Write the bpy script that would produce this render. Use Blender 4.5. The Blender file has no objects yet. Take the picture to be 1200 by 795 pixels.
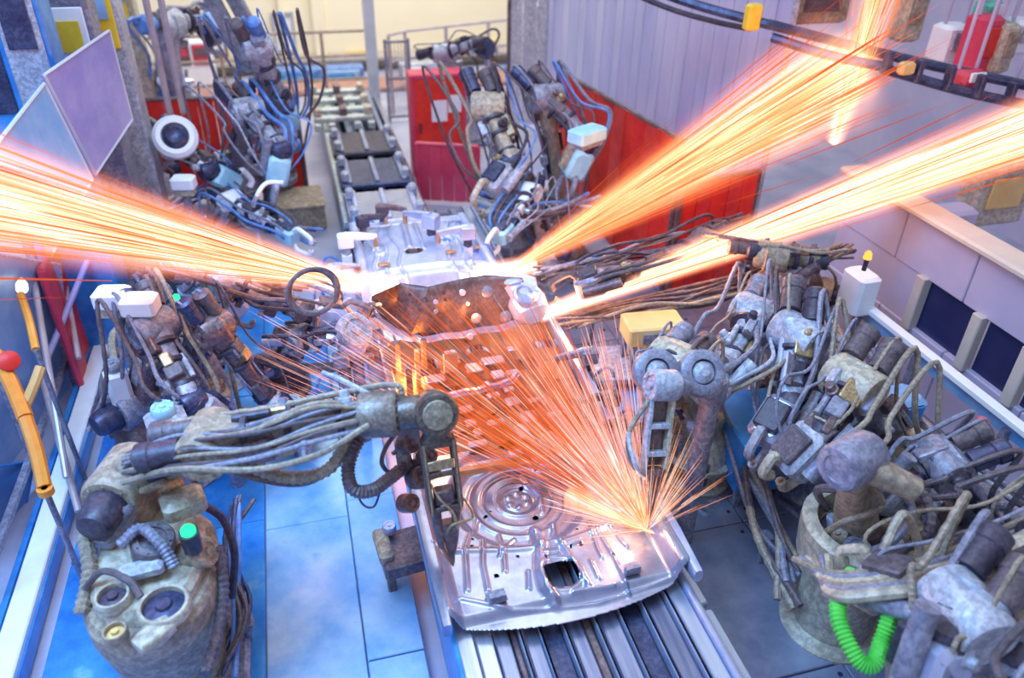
import bpy, math, random
import numpy as np
from mathutils import Vector, Matrix
R_ = random.Random(7)
S = bpy.context.scene
C = S.collection
V = Vector

# ------------------------------------------------------------------ camera, light, exposure
F, H = 910.0, 4.6                       # focal length in px of a 1200 px wide frame, eye height
dy = V((305-600, 597, -F)).normalized()
dn = V((570-600, -1403, -F)).normalized()
Zc = -dn; Yc = (dy-Zc*dy.dot(Zc)).normalized(); Xc = Yc.cross(Zc)
RW = Matrix((Xc, Yc, Zc))               # world = RW @ cam
cd = bpy.data.cameras.new('camera'); cam = bpy.data.objects.new('camera', cd); C.objects.link(cam)
cam.matrix_world = Matrix.Translation((0, 0, H)) @ RW.to_4x4()
cd.sensor_width = 36; cd.lens = F/1200*36; cd.clip_end = 200
cd.dof.use_dof = True; cd.dof.focus_distance = 5.6; cd.dof.aperture_fstop = .7
S.camera = cam
S.view_settings.view_transform = 'Standard'; S.view_settings.look = 'None'
S.view_settings.exposure = 0.32; S.view_settings.gamma = 1; S.view_settings.use_curve_mapping = False
S.cycles.sample_clamp_indirect = 4; S.cycles.transparent_max_bounces = 24
S.cycles.max_bounces = 6; S.cycles.use_denoising = True; S.cycles.volume_step_rate = .6
w = bpy.data.worlds.new('hall_light'); S.world = w; w.use_nodes = True
wn = w.node_tree; bg = wn.nodes['Background']
tc = wn.nodes.new('ShaderNodeTexCoord'); sx = wn.nodes.new('ShaderNodeSeparateXYZ')
cr = wn.nodes.new('ShaderNodeValToRGB'); cr.color_ramp.elements[0].color = (.42, .45, .66, 1); cr.color_ramp.elements[0].position = .3
cr.color_ramp.elements[1].color = (.86, .90, 1, 1); cr.color_ramp.elements[1].position = .9
wn.links.new(tc.outputs['Generated'], sx.inputs[0]); wn.links.new(sx.outputs['Z'], cr.inputs[0]); wn.links.new(cr.outputs[0], bg.inputs[0])
bg.inputs[1].default_value = .66

def area(name, loc, target, size, col, power, spread=math.pi):
    l = bpy.data.lights.new(name, 'AREA'); l.shape = 'RECTANGLE'; l.size, l.size_y = size; l.color = col; l.energy = power; l.spread = spread
    o = bpy.data.objects.new(name, l); C.objects.link(o); o.location = loc
    o.rotation_euler = (V(target)-V(loc)).to_track_quat('-Z', 'Y').to_euler(); return o
def point(name, loc, col, power, r=.05):
    l = bpy.data.lights.new(name, 'POINT'); l.color = col; l.energy = power; l.shadow_soft_size = r
    o = bpy.data.objects.new(name, l); C.objects.link(o); o.location = loc; return o
area('blue_fill', (-3.0, 3.0, 7.5), (-.6, 4.2, 0), (2.5, 6), (.22, .52, 1), 330, 1.9)  # unseen area lamp added to tint the left floor blue
area('hall_fill', (1.5, 6, 9), (1.2, 5.2, .8), (4, 12), (.90, .92, 1), 215)  # unseen area lamp added overhead to light the hall
area('back_fill', (2, 15, 7.5), (1, 18, 1), (8, 3), (1, .93, .78), 520)  # unseen area lamp added to brighten the far end

def at(px, py, z):                      # a point of the photograph (1200x795) at height z
    d = RW @ V((px-600, 397.5-py, -F)); t = (z-H)/d.z; return V((0, 0, H))+d*t
def aY(px, py, y):                      # ... at distance y down the hall
    d = RW @ V((px-600, 397.5-py, -F)); return V((0, 0, H))+d*(y/d.y)

# ------------------------------------------------------------------ materials
MATS = {}
def mat(name, c1, c2=None, met=0., rough=.5, scale=6., bump=.15, c3=None, stretch=None, alpha=1., coat=0., dirt=None):
    if name in MATS: return MATS[name]
    m = bpy.data.materials.new(name); m.use_nodes = True; nt = m.node_tree; N = nt.nodes; L = nt.links
    b = N['Principled BSDF']; b.inputs['Metallic'].default_value = met; b.inputs['Roughness'].default_value = rough
    b.inputs['Alpha'].default_value = alpha
    if coat: b.inputs['Coat Weight'].default_value = coat
    t = N.new('ShaderNodeTexCoord'); mp = N.new('ShaderNodeMapping')
    if stretch: mp.inputs['Scale'].default_value = stretch
    L.new(t.outputs['Object'], mp.inputs[0])
    n = N.new('ShaderNodeTexNoise'); n.inputs['Scale'].default_value = scale; n.inputs['Detail'].default_value = 5; n.inputs['Roughness'].default_value = .65
    L.new(mp.outputs[0], n.inputs['Vector'])
    r = N.new('ShaderNodeValToRGB'); e = r.color_ramp.elements
    e[0].position = .35; e[0].color = (*c1, 1); e[1].position = .62; e[1].color = (*(c2 or c1), 1)
    if c3: x = e.new(.75); x.color = (*c3, 1)
    L.new(n.outputs[0], r.inputs[0])
    dirt = (.5 if bump >= .1 and scale >= 5 else 0) if dirt is None else dirt
    if dirt:                            # grime and wear patches
        n3 = N.new('ShaderNodeTexNoise'); n3.inputs['Scale'].default_value = scale*4.5; n3.inputs['Detail'].default_value = 6; n3.inputs['Roughness'].default_value = .7
        L.new(mp.outputs[0], n3.inputs['Vector'])
        r3 = N.new('ShaderNodeValToRGB'); r3.color_ramp.elements[0].position = .44; r3.color_ramp.elements[1].position = .56; r3.color_ramp.elements[0].color = (0, 0, 0, 1); r3.color_ramp.elements[1].color = (dirt, dirt, dirt, 1)
        mx = N.new('ShaderNodeMix'); mx.data_type = 'RGBA'; L.new(n3.outputs[0], r3.inputs[0]); L.new(r3.outputs[0], mx.inputs[0]); L.new(r.outputs[0], mx.inputs[6]); mx.inputs[7].default_value = (c1[0]*.32, c1[1]*.30, c1[2]*.36, 1)
        L.new(mx.outputs[2], b.inputs['Base Color'])
    else: L.new(r.outputs[0], b.inputs['Base Color'])
    if bump:
        n2 = N.new('ShaderNodeTexNoise'); n2.inputs['Scale'].default_value = scale*6; n2.inputs['Detail'].default_value = 3
        L.new(mp.outputs[0], n2.inputs['Vector'])
        bp = N.new('ShaderNodeBump'); bp.inputs['Strength'].default_value = bump; bp.inputs['Distance'].default_value = .01
        L.new(n2.outputs[0], bp.inputs['Height']); L.new(bp.outputs[0], b.inputs['Normal'])
    MATS[name] = m; return m
def emis(name, col, st):
    if name in MATS: return MATS[name]
    m = bpy.data.materials.new(name); m.use_nodes = True; nt = m.node_tree; nt.nodes.clear()
    o = nt.nodes.new('ShaderNodeOutputMaterial'); e = nt.nodes.new('ShaderNodeEmission'); e.inputs[0].default_value = (*col, 1); e.inputs[1].default_value = st
    nt.links.new(e.outputs[0], o.inputs[0]); MATS[name] = m; return m
def glowvol(name, col, st):
    m = bpy.data.materials.new(name); m.use_nodes = True; nt = m.node_tree; nt.nodes.clear()
    o = nt.nodes.new('ShaderNodeOutputMaterial'); e = nt.nodes.new('ShaderNodeEmission'); e.inputs[0].default_value = (*col, 1); e.inputs[1].default_value = st
    nt.links.new(e.outputs[0], o.inputs['Volume']); return m
def heatmat(pale=False):
    m = bpy.data.materials.new('glowing_spark'); m.use_nodes = True; nt = m.node_tree; nt.nodes.clear(); N = nt.nodes
    o = N.new('ShaderNodeOutputMaterial'); e = N.new('ShaderNodeEmission'); a = N.new('ShaderNodeAttribute'); a.attribute_name = 'spark_temperature'
    r = N.new('ShaderNodeValToRGB'); el = r.color_ramp.elements
    el[0].position = 0; el[0].color = (.75, .09, .02, 1); el[1].position = 1; el[1].color = (1, .90, .84, 1)
    x = el.new(.35); x.color = (.95, .16, .03, 1); x = el.new(.65); x.color = (1, .34, .13, 1); x = el.new(.82); x.color = (1, .58, .40, 1)
    if pale:
        for q, c in zip(el, ((.9, .25, .2), (1, .36, .28), (1, .52, .46), (1, .70, .68), (1, .92, .95))): q.color = (*c, 1)
    mm = N.new('ShaderNodeMath'); mm.operation = 'MULTIPLY_ADD'; mm.inputs[1].default_value = .95; mm.inputs[2].default_value = .68
    nt.links.new(a.outputs['Fac'], r.inputs[0]); nt.links.new(a.outputs['Fac'], mm.inputs[0]); nt.links.new(mm.outputs[0], e.inputs[1])
    nt.links.new(r.outputs[0], e.inputs[0]); nt.links.new(e.outputs[0], o.inputs[0])
    m.cycles.emission_sampling = 'NONE'; return m

silver = mat('pressed_steel', (.34, .37, .52), (.47, .50, .66), .8, .27, 5, .05)
silver2 = mat('bright_steel', (.44, .50, .74), (.60, .65, .86), .5, .26, 7, .08)
darksteel = mat('dark_panel_steel', (.12, .08, .08), (.20, .14, .14), .4, .45, 6, .1)
tan = mat('dusty_tan_paint', (.32, .25, .18), (.52, .43, .32), .05, .55, 5, .2, (.34, .28, .25))
cream = mat('cream_paint', (.46, .41, .31), (.64, .58, .45), .05, .45, 5, .12)
grey = mat('grey_lilac_casting', (.22, .23, .32), (.38, .39, .49), .2, .42, 6, .15)
palegrey = mat('pale_casting', (.38, .42, .52), (.60, .64, .74), .1, .4, 6, .1)
brown = mat('brown_violet_steel', (.15, .10, .12), (.28, .20, .20), .35, .42, 8, .2)
black = mat('black_rubber', (.045, .04, .07), (.10, .085, .13), .1, .4, 10, .1)
navy = mat('dark_navy_metal', (.04, .05, .12), (.09, .11, .22), .4, .35, 6, .1)
bronze = mat('gunmetal_bronze', (.12, .10, .10), (.25, .21, .17), .6, .38, 14, .2)
brass = mat('worn_brass_edge', (.45, .33, .18), (.62, .48, .28), .6, .35, 12, .1)
hoseb = mat('brown_hose', (.10, .08, .10), (.19, .15, .17), 0, .42, 10, .1)
hoseg = mat('grey_hose', (.20, .21, .30), (.34, .35, .45), 0, .4, 10, .1)
hoset = mat('tan_hose', (.28, .23, .18), (.44, .37, .28), 0, .45, 10, .1)
hosebl = mat('blue_hose', (.07, .17, .50), (.16, .33, .74), 0, .35, 10, .05)
hosegr = mat('green_hose', (.10, .62, .10), (.16, .80, .12), 0, .35, 6, .05)
red = mat('red_weld_curtain', (.62, .02, .02), (.82, .05, .03), 0, .4, 3, .1)
redc = mat('crimson_cabinet', (.62, .04, .10), (.72, .07, .13), 0, .4, 3, .05)
orange = mat('orange_paint', (.80, .28, .03), (.88, .38, .06), 0, .4, 5, .05)
yellow = mat('yellow_paint', (.80, .55, .03), (.92, .68, .06), 0, .4, 5, .05)
white = mat('white_plastic', (.82, .88, .95), (.9, .94, 1), 0, .35, 5, .03)
paper = mat('white_paper', (.8, .8, .86), (.88, .88, .92), 0, .7, 5, 0)
bluebox = mat('light_blue_enamel', (.30, .62, .80), (.48, .78, .90), 0, .3, 5, .05)
steelblue = mat('blue_lit_floor_steel', (.02, .19, .62), (.07, .36, .82), .2, .26, 2.4, .12, (.28, .58, .92))  # blue light on the left floor is painted into both plate colours
steelblue2 = mat('pale_blue_lit_floor_steel', (.14, .40, .78), (.36, .60, .88), .2, .25, 2.2, .12, (.10, .34, .74))
greyfloor = mat('grey_floor_steel', (.20, .25, .40), (.34, .39, .54), .45, .3, 2.5, .12, (.50, .54, .66))  # pale third tone puts the floor's sheen into the colour
concrete = mat('lilac_concrete', (.34, .36, .50), (.48, .49, .62), 0, .5, 1.3, .05)
creamwall = mat('cream_wall', (.90, .84, .62), (.94, .88, .68), 0, .8, .4, 0)
lilacwall = mat('lilac_wall', (.44, .42, .60), (.56, .54, .70), 0, .7, .5, 0)
lilacstrip = mat('lilac_curtain', (.36, .38, .64), (.60, .60, .80), 0, .3, .9, .0, stretch=(1, 1, .2))
screen = mat('lilac_plastic_screen', (.36, .36, .80), (.56, .54, .90), 0, .25, 1.5, .05, alpha=.82)
bluescreen = mat('blue_plastic_screen', (.22, .48, .86), (.44, .64, .95), 0, .25, 1.5, .05, alpha=.85)
greenpale = mat('pale_green_steel', (.50, .58, .56), (.66, .72, .68), .2, .4, 6, .1)
glassn = mat('dark_window_glass', (.02, .025, .10), (.04, .05, .15), .2, .3, 1, 0)
ochre = mat('ochre_panel', (.66, .44, .14), (.80, .58, .24), 0, .5, 2, 0)
pipe = mat('grey_rod', (.50, .42, .46), (.64, .56, .58), .3, .35, 5, .05)
copper = mat('copper_electrode', (.45, .22, .12), (.62, .33, .18), .7, .3, 10, .05)
seam = mat('dark_seam', (.03, .05, .14), (.06, .09, .2), 0, .6, 5, 0)
lgreen = emis('green_lamp', (.02, 1, .25), 2.2)
lwhite = emis('white_lamp', (.8, .92, 1), 1.6)
lamber = emis('amber_lamp', (1, .30, .05), 2.2)
heat = heatmat(); heatp = heatmat(True)

# ------------------------------------------------------------------ mesh builder
def frame(d, up=V((0, 0, 1))):
    d = V(d).normalized(); up = V(up)
    if abs(d.dot(up)) > .98: up = V((1, 0, 0)) if abs(d.x) < .9 else V((0, 1, 0))
    s = d.cross(up).normalized(); u = s.cross(d); return d, s, u
def rz(a): return Matrix.Rotation(a, 3, 'Z')
class MB:
    def __init__(s): s.v = []; s.f = []; s.h = []
    def add(s, vs, fs): n = len(s.v); s.v += [tuple(v) for v in vs]; s.f += [tuple(i+n for i in f) for f in fs]; return s
    def box(s, c, size, M=None, ch=0):
        c = V(c); hx, hy, hz = [a/2 for a in size]; M = M or Matrix.Identity(3)
        if not ch:
            vs = [c+M@V((x*hx, y*hy, z*hz)) for z in (-1, 1) for x, y in ((-1, -1), (1, -1), (1, 1), (-1, 1))]
            return s.add(vs, [(3, 2, 1, 0), (4, 5, 6, 7), (0, 1, 5, 4), (1, 2, 6, 5), (2, 3, 7, 6), (3, 0, 4, 7)])
        ch = min(ch, hx*.9, hy*.9, hz*.9); rings = []
        for z, k in ((-hz, ch), (-hz+ch, 0), (hz-ch, 0), (hz, ch)):
            ring = []
            X, Y = hx-k, hy-k; q = ch
            for x, y in ((-X, -Y+q), (-X+q, -Y), (X-q, -Y), (X, -Y+q), (X, Y-q), (X-q, Y), (-X+q, Y), (-X, Y-q)): ring.append(c+M@V((x, y, z)))
            rings.append(ring)
        return s.rings(rings)
    def rings(s, rings, caps=True, close=True):
        n = len(rings[0]); vs = [p for r in rings for p in r]; fs = []
        for i in range(len(rings)-1):
            for j in range(n if close else n-1):
                a = i*n+j; b = i*n+(j+1) % n; fs.append((a, b, b+n, a+n))
        if caps: fs.append(tuple(range(n-1, -1, -1))); fs.append(tuple(range((len(rings)-1)*n, len(rings)*n)))
        return s.add(vs, fs)
    def lathe(s, p, axis, prof, seg=20):   # prof: (distance along axis, radius)
        d, a, b = frame(axis); p = V(p)
        return s.rings([[p+d*t+(a*math.cos(q)+b*math.sin(q))*max(r, 1e-4) for q in [-2*math.pi*k/seg for k in range(seg)]] for t, r in prof])
    def cyl(s, p0, p1, r0, r1=None, seg=14):
        p0, p1 = V(p0), V(p1); r1 = r0 if r1 is None else r1
        return s.lathe(p0, p1-p0, [(0, r0), ((p1-p0).length, r1)], seg)
    def drum(s, p, axis, r, w, seg=22, bolts=8):
        d, a, b = frame(axis); c = min(.02, r*.12); p = V(p)
        s.lathe(p, d, [(-w, r*.45), (-w, r*.55), (-w-.4*c, r*.6), (-w-.4*c, r*.9), (-w+c, r), (w-c, r), (w+.4*c, r*.9), (w+.4*c, r*.62), (w-.6*c, r*.58), (w-.6*c, r*.3), (w+c, r*.25)], seg)
        for sg in (-1, 1):
            for k in range(bolts):
                q = 2*math.pi*k/bolts; o = p+d*(sg*(w+.2*c))+(a*math.cos(q)+b*math.sin(q))*r*.76
                s.cyl(o-d*.006, o+d*.012, r*.055, seg=6)
        return s
    def tube(s, pts, r, seg=8, n=6, rib=0):
        P = [V(p) for p in pts]; Q = []
        E = [2*P[0]-P[1]]+P+[2*P[-1]-P[-2]]
        for i in range(1, len(E)-2):
            for k in range(n):
                t = k/n; a, b, c, d = E[i-1:i+3]
                Q.append(.5*((2*b)+(c-a)*t+(2*a-5*b+4*c-d)*t*t+(3*b-a-3*c+d)*t**3))
        Q.append(P[-1]); rings = []; u = None
        for i, q in enumerate(Q):
            d = (Q[min(i+1, len(Q)-1)]-Q[max(i-1, 0)]).normalized()
            if u is None: _, sd, u = frame(d)
            else:
                u = u-d*u.dot(d)
                if u.length < 1e-5: _, sd, u = frame(d)
                u.normalize()
            sd = d.cross(u); rr = r*(1+(.16 if i % 2 else -.1)) if rib else r
            rings.append([q+(sd*math.cos(a)+u*math.sin(a))*rr for a in [-2*math.pi*k/seg for k in range(seg)]])
        return s.rings(rings)
    def link(s, p0, p1, prof, up=V((0, 0, 1)), seg=16, e=.55):   # casting: superellipse sections (t, half width, half height)
        p0, p1 = V(p0), V(p1); d, sd, u = frame(p1-p0, up); L = (p1-p0).length; rings = []
        f = lambda x: math.copysign(abs(x)**e, x)
        for t, hw, hh in prof: rings.append([p0+d*(L*t)+sd*f(math.cos(a))*hw+u*f(math.sin(a))*hh for a in [-2*math.pi*k/seg for k in range(seg)]])
        return s.rings(rings)
    def prism(s, poly, off):               # polygon (list of points) pushed along off
        poly = [V(p) for p in poly]; return s.rings([poly, [p+V(off) for p in poly]])
    def build(s, name, m, parent=None, bevel=0, smooth=True, kind=None, label=None, solid=0):
        o0 = V((0, 0, 0))
        q = parent
        while q is not None:
            o0 += q.location; q = q.parent
        me = bpy.data.meshes.new(name); me.from_pydata([(v[0]-o0.x, v[1]-o0.y, v[2]-o0.z) for v in s.v], [], s.f); me.materials.append(m)
        if s.h:
            a = me.attributes.new('spark_temperature', 'FLOAT', 'POINT'); a.data.foreach_set('value', s.h)
        if smooth:
            me.polygons.foreach_set('use_smooth', [True]*len(me.polygons)); me.set_sharp_from_angle(angle=math.radians(34))
        o = bpy.data.objects.new(name, me); C.objects.link(o); o.parent = parent
        if solid: md = o.modifiers.new('s', 'SOLIDIFY'); md.thickness = solid; md.offset = -1
        if bevel: md = o.modifiers.new('b', 'BEVEL'); md.width = bevel; md.segments = 2; md.limit_method = 'ANGLE'
        if kind: o['kind'] = kind
        if label: o['label'] = label
        return o
def thing(name, label, cat, loc, group=None):
    o = bpy.data.objects.new(name, None); o.empty_display_size = .1; C.objects.link(o); o.location = loc
    o['label'] = label; o['category'] = cat
    if group: o['group'] = group
    return o
def tag(o, label, cat, group=None, kind=None):
    o['label'] = label; o['category'] = cat
    if group: o['group'] = group
    if kind: o['kind'] = kind
    return o
def struct(name, mb, m, **k): return mb.build(name, m, kind='structure', **k)

# ------------------------------------------------------------------ setting
fl = struct('floor', MB().box((2, 9, -.06), (18, 24, .1)), concrete)
# steel floor plates left of the line, one object each, with open joints
xs = [-2.05, -1.36, -.66, -.02, .36]
ys = [1.6, 3.1, 4.6, 6.3, 8.1]
for i in range(4):
    for j in range(len(ys)-1):
        cx, cy = (xs[i]+xs[i+1])/2, (ys[j]+ys[j+1])/2+(.12 if i % 2 else 0)
        z = .02+.012*R_.random()+(.04 if i == 3 else 0)
        MB().box((cx, cy, z/2), (xs[i+1]-xs[i]-.008, ys[j+1]-ys[j]-.008, z), ch=.006).build('floor_plate', steelblue2 if (i == 3 or (i == 2 and j in (1, 2))) else steelblue, fl, smooth=False)
xs = [2.16, 3.02, 3.9, 4.7]; ys = [1.2, 2.45, 3.75, 5.1, 6.5, 8.0]
for i in range(3):
    for j in range(len(ys)-1):
        cx, cy = (xs[i]+xs[i+1])/2, (ys[j]+ys[j+1])/2; z = .03+.01*R_.random()
        p = MB().box((cx, cy, z/2), (xs[i+1]-xs[i]-.012, ys[j+1]-ys[j]-.012, z), ch=.006).build('floor_plate', greyfloor, fl, smooth=False)
        b = MB()
        for a in (-1, 1):
            for c in (-1, 1): b.cyl((cx+a*.36, cy+c*.55, z-.005), (cx+a*.36, cy+c*.55, z+.008), .016, seg=8)
        b.build('bolt', navy, p)
struct('wall_back', MB().box((3, 19.1, 2.5), (18, .2, 5.2)), creamwall)
struct('wall_right', MB().box((9.5, 10, 2.5), (.2, 18, 5.2)), lilacwall)
struct('wall_left', MB().box((-6, 10, 2.5), (.2, 18, 5.2)), lilacwall)
# far wall: pilasters, dado, windows with frames and panes
for k, (px, wd) in enumerate([(372, .25), (330, .12)]):
    p = aY(px, 20, 18.9); struct('trim_%d' % (k+1), MB().box((p.x, 18.92, 2.4), (wd, .16, 4.8), ch=.02), creamwall)
p = aY(300, 104, 18.6)
struct('trim_3', MB().box((1, 18.7, .28), (9, .5, .1), ch=.02), mat('warm_grey_trim', (.5, .45, .42), (.6, .55, .5), 0, .6))
def far_window(n, px, py, wd, hg, y=18.95, fm=brown, gm=white, nx=2, nz=2):
    c = aY(px, py, y); fr = MB(); t = .05
    for sx_ in (-1, 1): fr.box((c.x+sx_*wd/2, y, c.z), (t, .1, hg+t))
    for sz in (-1, 1): fr.box((c.x, y, c.z+sz*hg/2), (wd-t, .1, t))
    for k in range(1, nx): fr.box((c.x-wd/2+wd*k/nx, y, c.z), (t*.6, .08, hg-t))
    o = struct('window_%d' % n, fr, fm, smooth=False)
    for a in range(nx):
        for b in range(nz):
            MB().box((c.x-wd/2+wd*(a+.5)/nx, y+.02, c.z-hg/2+hg*(b+.5)/nz), (wd/nx-t, .02, hg/nz-.02)).build('pane', gm, o)
far_window(1, 236, 45, .95, .75, gm=white, nx=3)
far_window(2, 333, 38, .42, .8, fm=palegrey)
far_window(3, 234, 88, 1.0, .55, fm=ochre, gm=creamwall, nz=1)
far_window(4, 422, 72, .55, .42, fm=ochre, gm=creamwall, nx=2, nz=1)
far_window(5, 560, 62, .9, .5, fm=ochre, gm=creamwall, nx=2, nz=1)
struct('trim_4', MB().box((2, 17.2, .05), (10, .9, .1), ch=.02), mat('brick_red_kerb', (.5, .26, .2), (.6, .34, .28), 0, .7))

def railing(label, pts, h, mats, group=None, posts=None):
    r = thing('safety_railing', label, 'railing', V(pts[0]))
    for k, p in enumerate(pts):
        MB().box((p[0], p[1], h/2), (.06, .06, h)).build('post', mats, r, bevel=.004)
    for a, b in zip(pts[:-1], pts[1:]):
        for z in (h, h*.66, h*.33):
            MB().cyl((a[0], a[1], z), (b[0], b[1], z), .028, seg=8).build('rail', mats, r)
    return r
brownrail = mat('brown_rail', (.34, .26, .22), (.46, .36, .3), .1, .5)
q = [aY(x, 60, 16.2) for x in (160, 258, 378, 432)]
railing('brown tube guard railing before the cream wall, left of the grey column', [(p.x, 16.2, 0) for p in q], 1.35, brownrail)
q = [aY(x, 60, 15.2) for x in (456, 478, 530, 585, 640)]
railing('grey guard railing before the cream wall, right of the grey column', [(p.x, 15.2+.3*i, 0) for i, p in enumerate(q)], 1.45, pipe)
cleangrey = mat('clean_pale_grey', (.50, .54, .60), (.60, .64, .70), 0, .45, 2, .02)
p = at(441, 135, 0)
c = thing('steel_column', 'pale grey square steel column standing beside the far end of the conveyor', 'column', p)
MB().box((p.x, p.y, 2.4), (.2, .2, 4.8), ch=.02).build('shaft', cleangrey, c, smooth=False)
MB().box((p.x, p.y, .02), (.4, .4, .04), ch=.01).build('base_plate', palegrey, c)
# mesh door beside column
g = thing('mesh_gate', 'narrow blue-grey wire mesh gate hinged beside the far steel column', 'gate', (p.x+.25, p.y-.6, 0))
for x in (.2, .62): MB().box((p.x+x, p.y-.5, .75), (.05, .05, 1.5)).build('gate_post', grey, g)
for z in (.1, .8, 1.45): MB().box((p.x+.41, p.y-.5, z), (.37, .04, .04)).build('gate_rail', grey, g)
for k in range(6): MB().cyl((p.x+.25+.06*k, p.y-.5, .12), (p.x+.25+.06*k, p.y-.5, 1.43), .006, seg=5).build('wire', grey, g)

# ------------------------------------------------------------------ conveyor and car bodies
cv = thing('shuttle_conveyor', 'long steel shuttle conveyor running down the middle under the car floors', 'conveyor', (1.2, 2, 0))
midsteel = mat('brushed_blue_steel', (.14, .17, .30), (.30, .34, .48), .7, .28, 3, .06, stretch=(6, .3, 1))
palesteel = mat('brushed_pale_steel', (.42, .50, .66), (.60, .66, .80), .7, .25, 3, .06, stretch=(6, .3, 1))
strips = [(.54, .10, palesteel, .71), (.65, .10, palesteel, .68), (.755, .09, midsteel, .67), (.83, .035, brown, .65), (.865, .02, silver2, .70), (.93, .09, midsteel, .66), (.985, .014, silver2, .69), (1.06, .12, navy, .63),
          (1.135, .02, silver2, .69), (1.20, .09, midsteel, .66), (1.28, .05, brown, .64), (1.33, .02, silver2, .69), (1.41, .12, midsteel, .66), (1.49, .014, silver2, .69), (1.57, .12, navy, .63), (1.65, .02, silver2, .69), (1.73, .12, midsteel, .66), (1.81, .02, silver2, .70), (1.88, .10, palesteel, .69), (1.95, .03, silver2, .73)]
for x, wd, m, z in strips:
    MB().box((x, 5.1, z-.05), (wd, 7.6, .1), ch=.008).build('conveyor_rail', m, cv, smooth=False)
for x in (.48, 1.97):
    MB().box((x, 5.1, .40), (.03, 7.6, .62), ch=.005).build('side_plate', silver if x > 1 else steelblue, cv, smooth=False)
for k in range(4): MB().box((2.06, 2.0+k*1.5, .50), (.13, 1.46, .06), ch=.01).build('outer_ledge', palesteel, cv, smooth=False)
for y in (1.6, 3.5, 5.4, 7.3, 8.7):
    MB().box((1.2, y, .3), (1.2, .12, .58), ch=.01).build('cross_support', navy, cv)
cf = thing('far_conveyor', 'far stretch of the conveyor with dark deck, leading up to the back of the hall', 'conveyor', (.85, 9, 0))
for x, wd, m, z in ((.42, .10, greenpale, .60), (.58, .14, navy, .52), (.80, .16, greyfloor, .54), (.97, .06, silver2, .6), (1.12, .16, navy, .52), (1.28, .08, greyfloor, .58), (1.40, .08, silver, .60)):
    MB().box((x, 11.9, z-.05), (wd, 5.9, .1), ch=.01).build('conveyor_rail', m, cf, smooth=False)
for x in (.38, 1.44): MB().box((x, 11.9, .28), (.04, 5.9, .5), ch=.01).build('side_plate', grey, cf, smooth=False)
for y in (9.3, 10.6, 12, 13.4, 14.6): MB().box((.91, y, .24), (.9, .1, .48)).build('cross_support', navy, cf)
# pallets riding on the far conveyor
for k, (y, m, lb) in enumerate([(9.15, silver, 'pale steel carrier plate on the conveyor just behind the second car floor'), (10.35, navy, 'dark carrier trolley riding on the middle of the far conveyor'), (11.6, black, 'black carrier trolley riding on the far conveyor, behind the dark navy one')]):
    t = thing('carrier_trolley', lb, 'trolley', (.91, y, .6))
    MB().box((.91, y, .66), (.98, .95, .08), ch=.02).build('deck', m, t, smooth=False)
    for x in (.55, .91, 1.27): MB().box((x, y, .72), (.06, .9, .05), ch=.01).build('runner', greyfloor if k else silver2, t)
    for x in (.5, 1.3):
        for yy in (-.3, .3): MB().box((x, y+yy, .76), (.1, .12, .14), ch=.02).build('rest_block', palegrey, t); 
# pale green fixture at far end
p = at(398, 120, .8); t = thing('locating_fixture', 'pale green steel fixture frame with clamps on the far end of the conveyor', 'fixture', (p.x, p.y, .6))
for x in (-.42, -.2, .2, .42): MB().box((p.x+x, p.y, .68), (.11, 1.9, .12), ch=.015).build('beam', greenpale, t)
for y in (-.8, -.35, .2, .75): MB().box((p.x, p.y+y, .78), (.92, .14, .08), ch=.015).build('crossbar', greenpale, t)
for x in (-.4, 0, .4):
    for y in (-.75, -.1, .6): MB().box((p.x+x, p.y+y, .88), (.12, .16, .14), ch=.02).build('clamp', cream if x else brown, t)

def sheet(name, x0, x1, y0, y1, zf, holes, m, parent, res=.008, th=.004, warp=None, edge=None):
    nx = int((x1-x0)/res); ny = int((y1-y0)/res)
    X = np.linspace(x0, x1, nx+1); Y = np.linspace(y0, y1, ny+1); XX, YY = np.meshgrid(X, Y)
    keep = np.ones((ny, nx), bool); cx = (XX[:-1, :-1]+XX[1:, 1:])/2; cy = (YY[:-1, :-1]+YY[1:, 1:])/2
    if edge is not None: keep &= edge(cx, cy)
    PX, PY = XX.copy(), YY.copy()
    for h in holes:
        if h[0] == 'e':
            _, hx, hy, a, b, pw = h
            g = lambda u, v: (np.abs((u-hx)/a)**pw+np.abs((v-hy)/b)**pw)**(1/pw)
            keep &= ~(g(cx, cy) < 1)
            r = g(XX, YY); bw = res*.9/min(a, b); mk = (np.abs(r-1) < bw) & (r > .01)
            PX[mk] = hx+(XX[mk]-hx)/r[mk]; PY[mk] = hy+(YY[mk]-hy)/r[mk]
        else:
            _, a, b, c, d = h; keep &= ~((cx > a) & (cx < b) & (cy > c) & (cy < d))
    ZZ = zf(PX, PY)
    if warp: PX, PY, ZZ = warp(PX, PY, ZZ)
    idx = np.arange((nx+1)*(ny+1)).reshape(ny+1, nx+1)
    q = np.stack([idx[:-1, :-1], idx[:-1, 1:], idx[1:, 1:], idx[1:, :-1]], -1)[keep]
    used = np.unique(q); mp = np.full((nx+1)*(ny+1), -1); mp[used] = np.arange(len(used))
    vs = np.stack([PX.ravel(), PY.ravel(), ZZ.ravel()], -1)[used]
    b = MB(); b.v = [tuple(v) for v in vs.tolist()]; b.f = [tuple(f) for f in mp[q].tolist()]
    o = b.build(name, m, parent, solid=th, smooth=False); o.data.polygons.foreach_set('use_smooth', [True]*len(o.data.polygons)); return o
G = lambda d, s: np.exp(-(d/s)**2)
def sstep(a, b, x): t = np.clip((x-a)/(b-a), 0, 1); return t*t*(3-2*t)
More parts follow.
